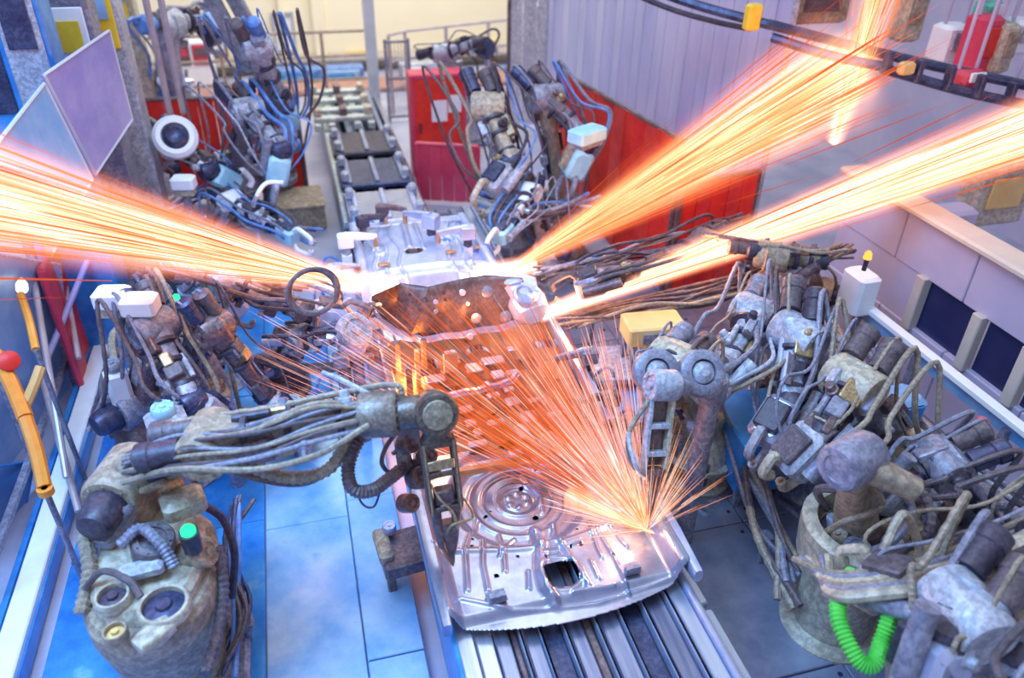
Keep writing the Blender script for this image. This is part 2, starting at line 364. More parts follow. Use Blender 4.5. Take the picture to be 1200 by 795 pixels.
def seg(X, Y, pts):                    # distance to a polyline
    D = np.full(X.shape, 9.)
    for (a, b), (c, d) in zip(pts[:-1], pts[1:]):
        l = (c-a)**2+(d-b)**2; t = np.clip(((X-a)*(c-a)+(Y-b)*(d-b))/l, 0, 1); D = np.minimum(D, np.hypot(X-a-t*(c-a), Y-b-t*(d-b)))
    return D
def ptl(*pp, z=.82): return [(at(x, y, z).x, at(x, y, z).y) for x, y in pp]

b1 = thing('car_floor', 'nearest pressed-steel car underbody with oval hole, being welded under the sparks', 'car body', (1.2, 4.4, .8))
ZP = .80
hole = at(658, 673, ZP); sw = at(607, 578, ZP)
ribA = ptl((627, 612), (634, 640), (634, 668), (640, 688), (650, 702)); ribB = ptl((648, 605), (652, 628), (664, 645), (682, 672), (690, 684))
ribs = [ptl((585, 618), (590, 640), (592, 668)), ptl((602, 622), (588, 634), (586, 650)), ptl((690, 610), (700, 640), (706, 652)), ptl((712, 612), (735, 640)), ptl((692, 655), (702, 676)),
        ptl((637, 636), (650, 633)), ptl((637, 643), (652, 640)), ptl((638, 650), (654, 647)), ptl((668, 637), (680, 632)), ptl((619, 668), (620, 688)), ptl((672, 692), (720, 684)),
        ptl((566, 628), (566, 660), (572, 690)), ptl((560, 600), (545, 640), (548, 690)), ptl((738, 690), (722, 655), (700, 620)), ptl((540, 700), (600, 712), (700, 700), (790, 672))]
def zpan(X, Y):
    r = np.hypot(X-sw.x, Y-sw.y)
    Z = np.full(X.shape, ZP)
    Z += -.075*sstep(.50, .40, r)                     # spare wheel well
    for rr, s, a in ((.335, .018, .014), (.25, .014, .012), (.15, .014, .016), (.10, .01, -.01)): Z += a*G(r-rr, s)
    for k in range(6):
        an = k*math.pi/3+.4; Z += .016*G(np.hypot(X-sw.x-.07*math.cos(an), Y-sw.y-.07*math.sin(an)), .02)
    Z += .02*G(seg(X, Y, ptl((613, 548), (622, 560), (634, 572), (636, 590))), .016)*(r > .08)
    Z += .052*G(seg(X, Y, ribA), .030)+.03*G(seg(X, Y, ribB), .016)
    for q_ in ribs: Z += .020*G(seg(X, Y, q_), .011)
    Z += .10*sstep(.56, .47, X)+.11*sstep(1.84, 1.93, X)-.05*sstep(2.86, 2.80, Y)
    Z += .05*sstep(4.05, 4.16, Y)
    Z += .012*G(np.hypot((X-hole.x)/1.05, Y-hole.y)-.125, .012)
    Z += .02*G(Y-(3.30+.06*np.sin(4*X)), .02)
    return Z
sh_ = [('e', hole.x, hole.y, .105, .098, 2.6)]
for px, py, r in [(582, 675, .016), (719, 651, .014), (611, 564, .016), (628, 598, .022), (569, 597, .014), (553, 640, .010), (554, 632, .008), (607, 652, .010), (604, 633, .008), (669, 641, .009), (681, 638, .011), (661, 616, .009), (676, 620, .009), (640, 655, .008), (575, 590, .008)]:
    p = at(px, py, ZP); sh_.append(('e', p.x, p.y, r, r, 2))
sheet('rear_floor_pan', .46, 1.97, 2.70, 4.22, zpan, sh_, silver, b1, res=.0065, edge=lambda X, Y: (Y > 2.70+.13*((X-1.2)/.75)**2) & (Y < 4.20-.25*np.clip(X-1.6, 0, 1)))
for px, py, lb in ((583, 702, None), (741, 669, None)):
    p = at(px, py, .84); b = MB().box((p.x, p.y, .85), (.10, .035, .055), rz(.05)); b.box((p.x, p.y+.03, .825), (.12, .09, .006), rz(.05)); b.build('bracket', grey, b1, bevel=.002)
# side sills
for x in (.44, 1.99):
    m = MB().link((x, 2.75, .84), (x, 6.2, .86), [(0, .03, .05), (.1, .045, .07), (.5, .045, .08), (1, .04, .08)], seg=12); m.build('side_sill', silver2 if x > 1 else silver, b1)
# mid floor with cut-outs
palepink = mat('pale_rosy_steel', (.46, .40, .46), (.62, .55, .62), .4, .35, 8, .05)
mh = []; pads = []
for px, py, a, b in [(566, 546, .07, .035), (604, 541, .05, .03), (655, 530, .07, .04), (560, 521, .07, .03), (585, 503, .09, .03), (642, 512, .05, .04), (672, 518, .05, .05), (552, 497, .04, .04), (620, 490, .06, .06), (546, 481, .05, .04), (652, 486, .07, .025), (578, 474, .05, .03), (600, 478, .05, .05), (612, 515, .05, .08), (632, 545, .06, .03), (560, 508, .03, .04),
                     (583, 448, .05, .05), (556, 438, .07, .06), (578, 430, .09, .05), (530, 420, .05, .10), (600, 438, .05, .03), (570, 460, .03, .03), (626, 470, .05, .025), (596, 462, .04, .03), (545, 402, .03, .03), (510, 445, .08, .05), (600, 410, .04, .03)]:
    p = at(px, py, .88); pads.append((p.x, p.y, a, b))
for px, py, a, b in [(500, 430, .10, .12), (565, 535, .10, .03), (540, 508, .09, .03), (615, 425, .10, .08), (640, 450, .07, .10), (480, 470, .10, .08), (560, 415, .10, .04), (600, 530, .05, .03), (585, 490, .10, .02), (650, 500, .05, .025), (690, 500, .05, .07), (530, 455, .09, .04), (640, 400, .12, .05)]:
    p = at(px, py, .86); mh.append(('r', p.x-a, p.x+a, p.y-b, p.y+b))
def zmid(X, Y):
    Z = np.full(X.shape, .84)+.03*np.sin(9*X)*.2
    Z += .10*G(X-1.22, .12)                              # tunnel
    for y in (4.38, 4.62, 4.9, 5.2): Z += .012*G(Y-y, .015)
    for x in (.72, .9, 1.5, 1.66): Z += .010*G(X-x, .015)
    return Z
sheet('middle_floor_pan', .46, 1.97, 4.16, 5.80, zmid, mh, mat('orange_lit_floor_steel', (.13, .055, .035), (.22, .11, .08), .35, .42, 6, .05), b1, res=.012)  # orange weld light on the steel is put into this colour
for x, y, a, b in pads:
    MB().box((x, y, .885+.09*math.exp(-((x-1.22)/.12)**2)), (a*2, b*2, .03), rz(.02), ch=.008).build('stiffener_pad', palepink, b1)
def strip_path(pp, z, wd, hg, name, m, parent, bumpz=0):
    pts = [at(x, y, z) for x, y in pp]; b = MB(); n = 8; Q = []
    for i in range(len(pts)-1):
        for k in range(n): t = k/n; Q.append(pts[i].lerp(pts[i+1], t))
    Q.append(pts[-1]); rings = []
    for i, q_ in enumerate(Q):
        d = (Q[min(i+1, len(Q)-1)]-Q[max(0, i-1)]).normalized(); s_ = V((-d.y, d.x, 0)).normalized(); zz = bumpz*math.sin(i*.9)
        rings.append([q_+s_*a*wd+V((0, 0, c_*hg+zz)) for a, c_ in ((-1, 0), (-.7, 0), (-.5, 1), (.5, 1), (.7, 0), (1, 0), (1, -.15), (-1, -.15))])
    return b.rings(rings).build(name, m, parent)
strip_path([(430, 352), (436, 368), (455, 384), (476, 396), (495, 399), (540, 393), (590, 384), (640, 370)], 1.0, .035, .03, 'crossmember', silver2, b1, .006)
strip_path([(500, 468), (540, 462), (575, 455), (598, 448), (606, 438)], .93, .03, .03, 'crossmember', silver2, b1, .006)
strip_path([(530, 556), (570, 549), (620, 540), (650, 530), (668, 512)], .90, .04, .03, 'crossmember', copper, b1, .002)
strip_path([(575, 462), (598, 500), (628, 552)], .97, .012, .02, 'tunnel_seam', brown, b1)
# dash panel
bott = [at(x, y, 1.0) for x, y in ((432, 352), (455, 382), (480, 397), (540, 392), (590, 383), (632, 370))]
topp = [at(x, y, 1.42) for x, y in ((436, 348), (470, 332), (502, 336), (540, 327), (570, 322), (612, 326))]
b = MB(); rows = []
def lerpl(L, t): i = min(int(t*(len(L)-1)), len(L)-2); return L[i].lerp(L[i+1], t*(len(L)-1)-i)
for j in range(13):
    s_ = j/12; row = []
    for i in range(61):
        t = i/60; p = lerpl(bott, t).lerp(lerpl(topp, t), s_); p = p+V((0, -.04*math.sin(math.pi*s_)+.012*math.sin(t*38)*math.sin(math.pi*s_), 0)); row.append(p)
    rows.append(row)
dash = b.rings(rows, caps=False, close=False).build('dash_panel', darksteel, b1, solid=.006)
def onpanel(px, py): # point just before the dash panel
    s_ = max(0, min(1, (395-py)/60)); return at(px, py, 1.0+.42*s_)+V((0, -.07, .03))
for px, py, rx, rzz, m in [(509, 353, .022, .05, silver2), (509, 364, .02, .01, silver), (556, 372, .045, .035, silver), (540, 342, .028, .04, silver2), (546, 355, .02, .025, silver), (569, 341, .05, .02, silver), (590, 370, .05, .03, silver),
                           (486, 351, .02, .025, black), (479, 345, .018, .02, black), (518, 342, .02, .022, black), (520, 350, .016, .018, black), (491, 362, .016, .018, black), (497, 349, .012, .016, black), (549, 393, .03, .03, silver2), (549, 337, .012, .02, black)]:
    p = onpanel(px, py); MB().lathe(p, (0, -1, .35), [(-.01, rx), (.004, rx), (.008, rx*.8)], 12).build('plug' if m is black else 'reinforcement_patch', m, b1)
# lit uprights left of middle floor
for px, py, hh, wd in ((466, 425, .42, .05), (490, 440, .50, .04), (497, 415, .3, .05), (480, 450, .35, .05)):
    p = at(px, py, .95); MB().box(p, (wd, .05, hh), ch=.01).build('upright_bracket', ochre if wd < .05 else brown, b1)
p = at(528, 425, .95); MB().box(p, (.12, .02, .2), ch=.006).build('stiffener_plate', cream, b1)
# wheelhouse brackets
def bracket_strip(pp, z0, z1, name):
    b = MB(); rr = []
    for i, (x, y) in enumerate(pp):
        t = i/(len(pp)-1); p = at(x, y, z0+(z1-z0)*t); rr.append([p+V((a, c_, 0)) for a, c_ in ((-.035, -.02), (.035, -.02), (.045, .02), (-.045, .02))])
    b.rings(rr); o = b.build(name, silver2, b1, bevel=.004); return o
o = bracket_strip([(440, 385), (433, 368), (430, 350), (428, 332)], .95, 1.3, 'pillar_bracket')
for x, y in ((435, 370), (431, 356), (429, 342)): p = at(x, y, 1.15)+V((.01, -.05, .02)); MB().lathe(p, (0, -1, .4), [(0, .016), (.008, .014)], 10).build('bolt', navy, o)
p = at(452, 352, 1.2); o = MB().link(p+V((-.13, 0, 0)), p+V((.13, .04, .02)), [(0, .02, .01), (.1, .07, .03), (.6, .09, .035), (.95, .05, .025), (1, .01, .01)]).build('wheelhouse_bracket', silver2, b1)
MB().lathe(p+V((.02, 0, .036)), (0, 0, 1), [(0, .05), (.006, .048)], 16).build('hole_rim', navy, o)
brightpan = mat('bright_lilac_steel', (.60, .66, .90), (.80, .84, 1), .3, .22, 9, .05, dirt=0)
p = at(616, 352, 1.22); b = MB()
b.link(p+V((-.04, .16, .15)), p+V((.05, -.16, -.15)), [(0, .06, .04), (.15, .15, .09), (.35, .12, .12), (.5, .17, .09), (.75, .15, .12), (.9, .11, .07), (1, .05, .03)], seg=14)
b.build('wheelhouse_bracket', brightpan, b1)
MB().lathe(p+V((-.05, -.08, .09)), (.3, -.5, .8), [(0, .10), (.03, .10), (.04, .085), (.0, .07), (-.01, .02)], 20).build('strut_cup', silver2, b1)
MB().link(p+V((-.18, .05, .16)), p+V((-.02, .06, .18)), [(0, .01, .01), (.2, .05, .02), (.8, .05, .02), (1, .02, .01)]).build('wheelhouse_bracket', silver2, b1)
for k in range(7):
    q_ = p+V((R_.uniform(-.06, .1), R_.uniform(-.15, .1), R_.uniform(0, .14))); MB().box(q_, (R_.uniform(.03, .07), .05, R_.uniform(.03, .08)), rz(R_.random()), ch=.008).build('flange_tab', brightpan, b1)

# second body
b2 = thing('car_floor', 'second car underbody, behind the dark dash panel, with small glowing oval hole', 'car body', (1.1, 7.2, 1))
h2 = at(485, 297, 1.02); A, B2 = at(415, 318, 1.02), at(566, 268, 1.02)
def z2(X, Y):
    Z = np.full(X.shape, 1.0)+.05*np.cos((X-1.02)*2.6)
    Z += .03*G(X-(h2.x-.03+.03*(Y-h2.y)), .03)*(Y > h2.y+.06)+.02*G(X-(h2.x+.11), .02)*(Y > h2.y)
    for x in (.55, .66, .80, 1.3, 1.42, 1.5): Z += .02*G(X-x-.03*np.sin(Y*9), .012)
    Z += -.14*sstep(6.62, 6.50, Y)+.03*G(Y-6.75, .03)
    Z += .02*G(np.hypot(X-1.34, Y-7.3)-.09, .02)+.02*G(np.hypot(X-.62, Y-7.2)-.07, .02)
    return Z
sheet('rear_floor_pan', .40, 1.70, 6.45, 7.75, z2, [('e', h2.x, h2.y, .095, .06, 2.4)], silver2, b2, res=.012, edge=lambda X, Y: (np.abs(X-1.05) < .62-.10*sstep(7.2, 7.7, Y)))
b = MB().link((.50, 6.46, .80), (1.62, 6.40, .86), [(0, .03, .06), (.1, .04, .08), (.5, .04, .10), (.9, .04, .08), (1, .03, .06)]); b.build('rear_crossmember', mat('warm_pink_steel', (.55, .36, .36), (.7, .5, .48), .3, .4), b2)
for x in (.6, .82, 1.04, 1.26, 1.46): MB().box((x, 6.36, .78), (.17, .03, .09), ch=.008).build('flange_tab', silver, b2)
for px, py, a, b_ in ((450, 310, .06, .03), (528, 295, .05, .03), (560, 290, .04, .02)):
    p = at(px, py, 1.06); MB().box(p, (a*2, b_*2, .02), ch=.006).build('reinforcement_patch', copper, b2)
MB().link((.42, 6.5, 1), (.42, 7.9, 1), [(0, .05, .06), (.5, .05, .08), (1, .05, .06)]).build('side_sill', silver2, b2)
MB().link((1.68, 6.5, 1), (1.62, 7.9, 1), [(0, .05, .06), (.5, .05, .08), (1, .05, .06)]).build('side_sill', silver2, b2)
MB().box((h2.x, h2.y, .90), (.3, .22, .03), ch=.008).build('glow_plate', copper, b2)  # plate added below the hole to catch orange lamp light
point('weld_glow_fill', (h2.x+.12, h2.y-.02, .97), (1, .32, .06), 5, .03)  # orange lamp added under the hole to light the plate
MB().box((1.04, 7.82, 1.02), (1.15, .12, .06), ch=.02).build('front_crossmember', silver2, b2)

# ------------------------------------------------------------------ clamps round the bodies
def clamp(label, p, ang=0, s=1., m=palegrey, m2=black, z0=0.):
    t = thing('clamp_unit', label, 'clamp', (p.x, p.y, z0)); M = rz(ang); d = M@V((1, 0, 0)); hgt = p.z-z0
    MB().box((p.x, p.y, z0+.01), (.2*s, .2*s, .02), M).build('base_plate', grey, t)
    MB().box((p.x, p.y, z0+hgt*.45), (.08*s, .07*s, hgt*.9), M, ch=.01).build('post', m, t)
    MB().cyl(p+V((0, 0, -.28*s)), p+V((0, 0, -.02*s)), .035*s, seg=12).build('air_cylinder', m2, t)
    MB().box(p+V((0, 0, .02*s)), (.12*s, .09*s, .11*s), M, ch=.012).build('clamp_head', m, t)
    MB().link(p+V((0, 0, .06*s)), p+d*.24*s+V((0, 0, .03*s)), [(0, .03*s, .03*s), (.5, .022*s, .03*s), (1, .015*s, .02*s)]).build('clamp_arm', m, t)
    MB().cyl(p+d*.23*s+V((0, 0, .03*s)), p+d*.23*s+V((0, 0, -.05*s)), .018*s, seg=8).build('clamp_pad', copper, t)
    MB().tube([p+V((0, 0, -.2*s)), p-d*.15*s+V((0, 0, -.1*s)), p-d*.22*s+V((0, 0, -.3*s)), p-d*.2*s+V((0, 0, -hgt*.7))], .012*s, n=5).build('air_hose', hosebl, t)
    return t
clamp('pale clamp post at the front left corner of the second car floor', at(405, 285, 1.15), 0, 1.3, white, palegrey)
clamp('small clamp post left of the second car floor, nearer than the white-topped one', at(392, 318, 1.1), 0, 1.0)
clamp('clamp post standing behind the second car floor on the left, with a dark arm', at(425, 262, 1.15), .2, 1.1, black, brown)
clamp('clamp post with black arm standing behind the second car floor, near the middle', at(448, 248, 1.15), -.3, 1.1, brown)
clamp('pale clamp post behind the second car floor on its right corner', at(505, 262, 1.2), 2.4, 1.4, silver2)
clamp('pale clamp post right of the second car floor, beside the spark jet', at(548, 275, 1.2), 3.1, 1.3, silver2)
clamp('clamp post left of the dash panel, by the pale round sheet', at(400, 425, .95), 0, 1.1, grey)
clamp('tall slim clamp post at the right of the middle floor, under the sparks', at(690, 420, 1.0), 3.1, 1.2, grey)
clamp('clamp post right of the middle floor, nearer than the tall slim one', at(716, 470, .95), 3.1, 1.1, brown)
clamp('dark clamp post between car floor and right floor plates, behind the right gun', at(735, 500, .95), 3.1, 1.1, brown)

# ------------------------------------------------------------------ robots
def hose(root, pts, r, m, rib=0, n=6, name='hose'):
    return MB().tube(pts, r, n=n*2 if rib else n, rib=rib).build(name, m, root)
def c_gun(root, p, tip, pal, s=1., rot=0.):
    """spot welding gun hung at p with its electrodes closing at tip"""
    d = (tip-p); L = max(d.length, .3); d, sd, u = frame(d, V((0, 0, 1)) if abs(d.normalized().z) < .9 else V((0, 1, 0)))
    Mx = Matrix((d, sd, u)).transposed()
    MB().box(p+d*.02, (.30*s, .22*s, .22*s), Mx, ch=.03*s).build('transformer', pal[2], root)
    MB().box(p+d*.02+u*.13*s, (.2*s, .16*s, .05*s), Mx, ch=.012).build('cover', pal[3], root)
    for sg in (-1, 1):
        a = p+d*.12*s+u*sg*.08*s; bb = p+d*(L*.55)+u*sg*.17*s; c_ = p+d*(L*.95)+u*sg*.13*s; e = tip+u*sg*.035*s
        MB().tube([a, a.lerp(bb, .5)+u*sg*.03*s, bb, c_, c_.lerp(e, .8)], .032*s, n=6).build('electrode_arm', pal[1], root)
        MB().cyl(c_.lerp(e, .5), e, .022*s, .010*s, 10).build('electrode', copper, root)
    MB().lathe(p-d*.2*s, d, [(0, .05*s), (.02*s, .09*s), (.08*s, .09*s), (.1*s, .05*s)], 16).build('mounting_flange', black, root)
    MB().cyl(p+d*.1*s-sd*.14*s, p-d*.28*s-sd*.14*s, .05*s, seg=14).build('servo_cylinder', pal[0], root)
def robot(label, sh, el, wr, tip, pal=None, s=1., seed=1, side=1, nh=4, name='welding_robot', lamp=None, z0=0., gun=True, hm=None, hl=.35, base=True):
    rr = random.Random(seed); pal = pal or (grey, palegrey, silver2, black); hm = hm or [hoseb, hoseg, hoset]
    body, arm = pal[0], pal[1]
    b_ = V((sh.x, sh.y, z0)); t = thing(name, label, 'robot', b_)
    d1, s1, u1 = frame(el-sh); d2, s2, u2 = frame(wr-el)
    hd = V(((wr-sh).x, (wr-sh).y, 0)).normalized(); sdv = V((hd.y, -hd.x, 0))*side; an = math.atan2(hd.y, hd.x)
    if base:
        MB().box(b_+V((0, 0, .03)), (.62*s, .62*s, .06), rz(an), ch=.02).build('base_plate', grey, t)
        MB().lathe(b_+V((0, 0, .06)), (0, 0, 1), [(0, .27*s), (.05, .28*s), (.1*s, .22*s), ((sh.z-z0)*.38, .20*s), ((sh.z-z0)*.42, .29*s), ((sh.z-z0)*.5, .30*s), ((sh.z-z0)*.53, .26*s)], 24).build('pedestal', body, t)
        m = MB(); zz = z0+(sh.z-z0)*.55
        m.link(V((sh.x, sh.y, zz)), sh+V((0, 0, .02)), [(0, .26*s, .24*s), (.3, .24*s, .22*s), (.8, .19*s, .15*s), (1, .13*s, .11*s)], up=hd); m.build('shoulder', body, t)
        MB().drum(V((sh.x, sh.y, zz))-hd*.26*s+V((0, 0, .12*s)), (0, 0, 1), .10*s, .14*s, 16, 0).build('motor', pal[3], t)
        MB().box(V((sh.x, sh.y, z0+(sh.z-z0)*.25))-hd*.27*s, (.05, .26*s, .2*s), rz(an), ch=.01).build('connector_panel', palegrey, t)
    MB().drum(sh+sdv*.04*s, sdv, .17*s, .17*s).build('shoulder_joint', arm, t)
    MB().lathe(sh+sdv*.21*s, sdv, [(0, .11*s), (.03, .12*s), (.16*s, .10*s), (.19*s, .085*s), (.2*s, .03*s)], 16).build('motor', pal[3], t)
    la = MB().link(sh+sdv*.02, el+sdv*.02, [(-.1, .08*s, .10*s), (0, .10*s, .16*s), (.12, .10*s, .15*s), (.35, .075*s, .105*s), (.7, .07*s, .09*s), (.9, .085*s, .12*s), (1.0, .09*s, .12*s), (1.08, .07*s, .08*s)], up=sdv.cross(d1)).build('lower_arm', body, t)
    mid = sh.lerp(el, .5); Mx = Matrix((d1, s1, u1)).transposed()
    MB().box(mid+sdv*.09*s, ((el-sh).length*.35, .03, .09*s), Matrix((d1, sdv, d1.cross(sdv))).transposed(), ch=.01).build('cover_plate', pal[3] if rr.random() < .4 else palegrey, la)
    MB().drum(el, sdv, .14*s, .15*s).build('elbow_joint', arm, t)
    for k in (-1, 1): MB().lathe(el-d2*.10*s+sdv*k*.09*s+V((0, 0, .05*s)), -d2, [(0, .07*s), (.14*s, .07*s), (.15*s, .078*s), (.22*s, .078*s), (.24*s, .05*s)], 14).build('motor', pal[3] if k > 0 else hoseb, t)
    ua = MB().link(el-d2*.1*s, wr, [(0, .10*s, .10*s), (.05, .14*s, .13*s), (.2, .13*s, .12*s), (.32, .085*s, .085*s), (.75, .06*s, .065*s), (.85, .075*s, .08*s), (1, .07*s, .075*s)]).build('upper_arm', arm, t)
    for k in (.25, .5, .8): p = el.lerp(wr, k); MB().lathe(p-d2*.02, d2, [(0, .06*s+.075*s*(1-k)), (.005, .075*s+.075*s*(1-k)), (.035, .075*s+.075*s*(1-k)), (.04, .06*s+.075*s*(1-k))], 14).build('cable_collar', black, ua)
    MB().drum(wr, sdv, .085*s, .085*s, 16).build('wrist', pal[3], t)
    gp = wr+(tip-wr)*.35
    MB().lathe(wr, gp-wr, [(0, .06*s), ((gp-wr).length*.5, .06*s), ((gp-wr).length*.55, .08*s), ((gp-wr).length*.75, .08*s)], 16).build('tool_flange', brown, t)
    if gun: c_gun(t, gp, tip, (pal[0], pal[1], pal[2], pal[3]), s)
    for (q0, q1, rad) in ((sh, el, .13), (el, wr, .11), (sh-V((0, 0, .3)), sh, .24)):
        dd, ss, uu = frame(q1-q0)
        for k in range(11):
            a = rr.uniform(0, 6.28); f_ = rr.uniform(.05, .95); nn = ss*math.cos(a)+uu*math.sin(a); c_ = q0.lerp(q1, f_)+nn*rad*s*(1.15-.35*f_)
            mm = rr.choice((black, brown, brass, silver2, palegrey, hoseb, grey, body)); Mq = Matrix((dd, nn.cross(dd), nn)).transposed(); kind = rr.random()
            if kind < .45: MB().box(c_, (rr.uniform(.05, .22)*s, rr.uniform(.04, .13)*s, rr.uniform(.03, .10)*s), Mq, ch=.008).build('fitting_block', mm, t)
            elif kind < .75: MB().lathe(c_-nn*.03*s, nn, [(0, .04*s), (.05*s, .04*s), (.055*s, .028*s), (.09*s, .028*s), (.095*s, .018*s)], 10).build('cap', mm, t)
            else: MB().cyl(c_-dd*.10*s, c_+dd*.10*s, .022*s, seg=10).build('cylinder_rod', mm, t)
    for k in range(nh):                      # dress pack hoses
        o1 = V((rr.uniform(-1, 1), rr.uniform(-1, 1), rr.uniform(.2, 1)))*hl*.38*s
        off = sdv*(.10+.06*k)*s*(1 if k % 2 else -1)
        st = sh-hd*.2*s+off+V((0, 0, -.15*s)); a = mid+off*1.2+V((0, 0, .08*s))+o1*.25; e1 = el-d2*.3*s+off*1.1+V((0, 0, .09*s))+o1*.3
        f1 = el.lerp(wr, .35)+off*.9+V((0, 0, .10*s)); f2 = el.lerp(wr, .75)+off*1.1+V((0, 0, .09*s))+o1*.4; g_ = gp+off*.8+V((0, 0, .12*s))+o1*.2
        hose(t, [st, a, e1, f1, f2, g_, gp+(tip-gp)*.15+off*.4], rr.uniform(.009, .021)*s, hm[k % len(hm)], rib=(k % 3 == 0))
    if lamp:
        lp, lm = lamp; MB().lathe(lp-V((0, 0, .05)), (0, 0, 1), [(0, .035), (.02, .035), (.02, .03), (.05, .03), (.07, .015)], 14).build('signal_lamp', lm, t)
        MB().cyl(lp-V((0, 0, .16)), lp-V((0, 0, .05)), .02).build('lamp_holder', black, t)
    return t
PT = (tan, cream, palegrey, black); PG = (grey, palegrey, silver2, black); PB = (brown, grey, palegrey, navy); PW = (palegrey, white, bluebox, navy)

# --- hero robot: arm crossing from the left and the big bronze gun held over the pan
sh = at(150, 560, 1.3); el = at(245, 520, 1.75); wr = at(440, 486, 1.9); fl_ = at(505, 482, 1.92)
t = robot('tan welding robot at left with hose-wrapped arm reaching to the dark bronze gun', sh, el, wr, fl_, (tan, tan, palegrey, black), 1.05, 3, 1, 1, gun=False, hl=.1, hm=[hoset, hoseg, hoseb])
HB = t
d2 = (fl_-wr).normalized()
MB().drum(wr+d2*.02, d2, .13, .10, 24, 12).build('wrist_housing', mat('dusty_bronze', (.20, .17, .15), (.36, .31, .26), .4, .45, 9, .2), t)
MB().drum(wr+d2*.20, d2, .095, .09, 24, 10).build('wrist_housing', bronze, t)
MB().cyl(wr+d2*.28, fl_-d2*.05, .05, .05, 16).build('wrist_shaft', bronze, t)
# round face towards the camera
fd = (V((0, 0, H))-fl_).normalized(); fd = (fd+V((.15, -.25, -.1))).normalized(); fc = fl_+V((.02, -.02, 0))
MB().drum(fc, fd, .125, .07, 32, 14).build('swivel_disc', bronze, t)
MB().lathe(fc+fd*.068, fd, [(0, .085), (.018, .084), (.022, .078), (.020, .03), (.026, .02)], 28).build('disc_cap', mat('worn_tan_cap', (.26, .22, .16), (.48, .42, .32), .3, .45, 9, .3), t, label='worn tan round cap')
tipL = at(531, 664, .86); gt = fc+V((.0, .02, -.13))
_, gs, gu = frame(tipL-gt, V((0, -1, 0)))
dg = (tipL-gt).normalized(); GM = Matrix((gs, gu, dg)).transposed(); GL = (tipL-gt).length
MB().link(fc+V((0, .02, -.08)), gt+dg*.08, [(0, .08, .06), (.5, .07, .05), (1, .10, .06)], up=V((0, -1, 0))).build('gun_neck', bronze, t)
fr = MB()
for sx_ in (-1, 1):
    for sy_ in (-1, 1): fr.box(gt+gs*(.085*sx_)+gu*.05*sy_+dg*.29, (.028, .02, .44), GM)
for z in (.08, .27, .50):
    fr.box(gt+dg*z+gu*.05, (.18, .02, .03), GM); fr.box(gt+dg*z-gu*.05, (.18, .02, .03), GM)
fr.build('gun_frame', bronze, t, bevel=.003)
for sx_ in (-1, 1): MB().box(gt+gs*(.10*sx_)+dg*.28, (.006, .10, .42), GM).build('side_cheek', brown, t)
for sx_ in (-1, 1): MB().box(gt+gs*(.085*sx_)+gu*.062+dg*.30, (.010, .006, .46), GM).build('edge_strip', brass, t, label='worn brass-coloured edge strip')
MB().box(gt+dg*.20+gu*.064, (.15, .012, .06), GM, ch=.003).build('cross_plate', brass, t, label='tan cross plate')
MB().box(gt+dg*.44, (.12, .08, .10), GM, ch=.01).build('servo_block', brown, t)
for k, (a, b_) in enumerate(((-.05, .0), (.045, .02))):
    q0 = gt+gs*a*1.4+dg*.50; q1 = gt+gs*(a*.9+.015)+dg*(GL-.16); MB().link(q0, q1, [(0, .03, .04), (.5, .022, .035), (1, .016, .026)]).build('electrode_arm', brown, t)
    MB().cyl(q1, q1.lerp(tipL, .9 if k else .45), .016, .008, 10).build('electrode', copper if k else bronze, t)
MB().link(gt+dg*.62, tipL, [(0, .05, .03), (.5, .03, .022), (.9, .014, .012), (1, .004, .004)], up=gu).build('lower_jaw', brown, t)
MB().tube([gt+dg*.30+gs*.09, gt+dg*.42+gs*.03+gu*.07, gt+dg*.52-gs*.03+gu*.07, gt+dg*.66-gs*.05+gu*.05], .008).build('water_hose', brass, t)
MB().tube([gt+dg*.50-gs*.05, gt+dg*.47-gs*.11+gu*.04, gt+dg*.62-gs*.15+gu*.02, gt+dg*.60-gs*.02+gu*.08, gt+dg*.72+gs*.02], .009).build('water_hose', brass, t)
# big loop hoses from wrist round to the gun side
q_ = lambda x, y, z: at(x, y, z)
hose(t, [q_(440, 495, 1.78), q_(418, 520, 1.7), q_(408, 550, 1.6), q_(414, 574, 1.55), q_(436, 575, 1.5), q_(458, 560, 1.45), q_(480, 545, 1.4), q_(505, 548, 1.4), q_(512, 560, 1.35)], .036, hoseb, rib=1, name='loop_hose')
hose(t, [q_(470, 500, 1.75), q_(452, 525, 1.6), q_(448, 545, 1.5), q_(462, 556, 1.4), q_(480, 545, 1.4), q_(474, 525, 1.5), q_(460, 532, 1.5)], .014, hoseb, name='loop_hose')
hose(t, [q_(412, 560, 1.55), q_(424, 590, 1.3), q_(438, 594, 1.2), q_(446, 575, 1.3)], .007, navy, name='loop_hose')
for (x, y, z, r) in ((478, 520, 1.6, .06), (490, 560, 1.35, .07), (478, 590, 1.2, .06), (500, 535, 1.5, .05)):
    MB().drum(q_(x, y, z), (.4, -.6, .5), r, .05, 18, 6).build('motor', brown, t)
MB().box(q_(480, 505, 1.65), (.14, .14, .16), GM, ch=.02).build('junction_box', grey, t)
MB().box(q_(472, 535, 1.45), (.08, .1, .25), GM, ch=.02).build('junction_box', mat('ash_casting', (.30, .29, .30), (.45, .44, .42), .2, .45), t)
for k in range(13):                       # cable bundle along the forearm
    a = k/12-.5; o_ = V((0, a*.34-.06, .15-abs(a)*.22)); pp = [q_(150, 550, 1.5), q_(215, 532, 1.7), q_(300, 522, 1.8), q_(370, 500, 1.85), q_(430, 488, 1.88)]
    sg = R_.uniform(-.05, .05); pp = [p+o_*(1 if i not in (0, 4) else .6)+V((0, 0, sg*math.sin(i*1.7+k))) for i, p in enumerate(pp)]
    hose(t, pp, R_.uniform(.010, .020), (hoset, hoseg, hoseb)[k % 3])
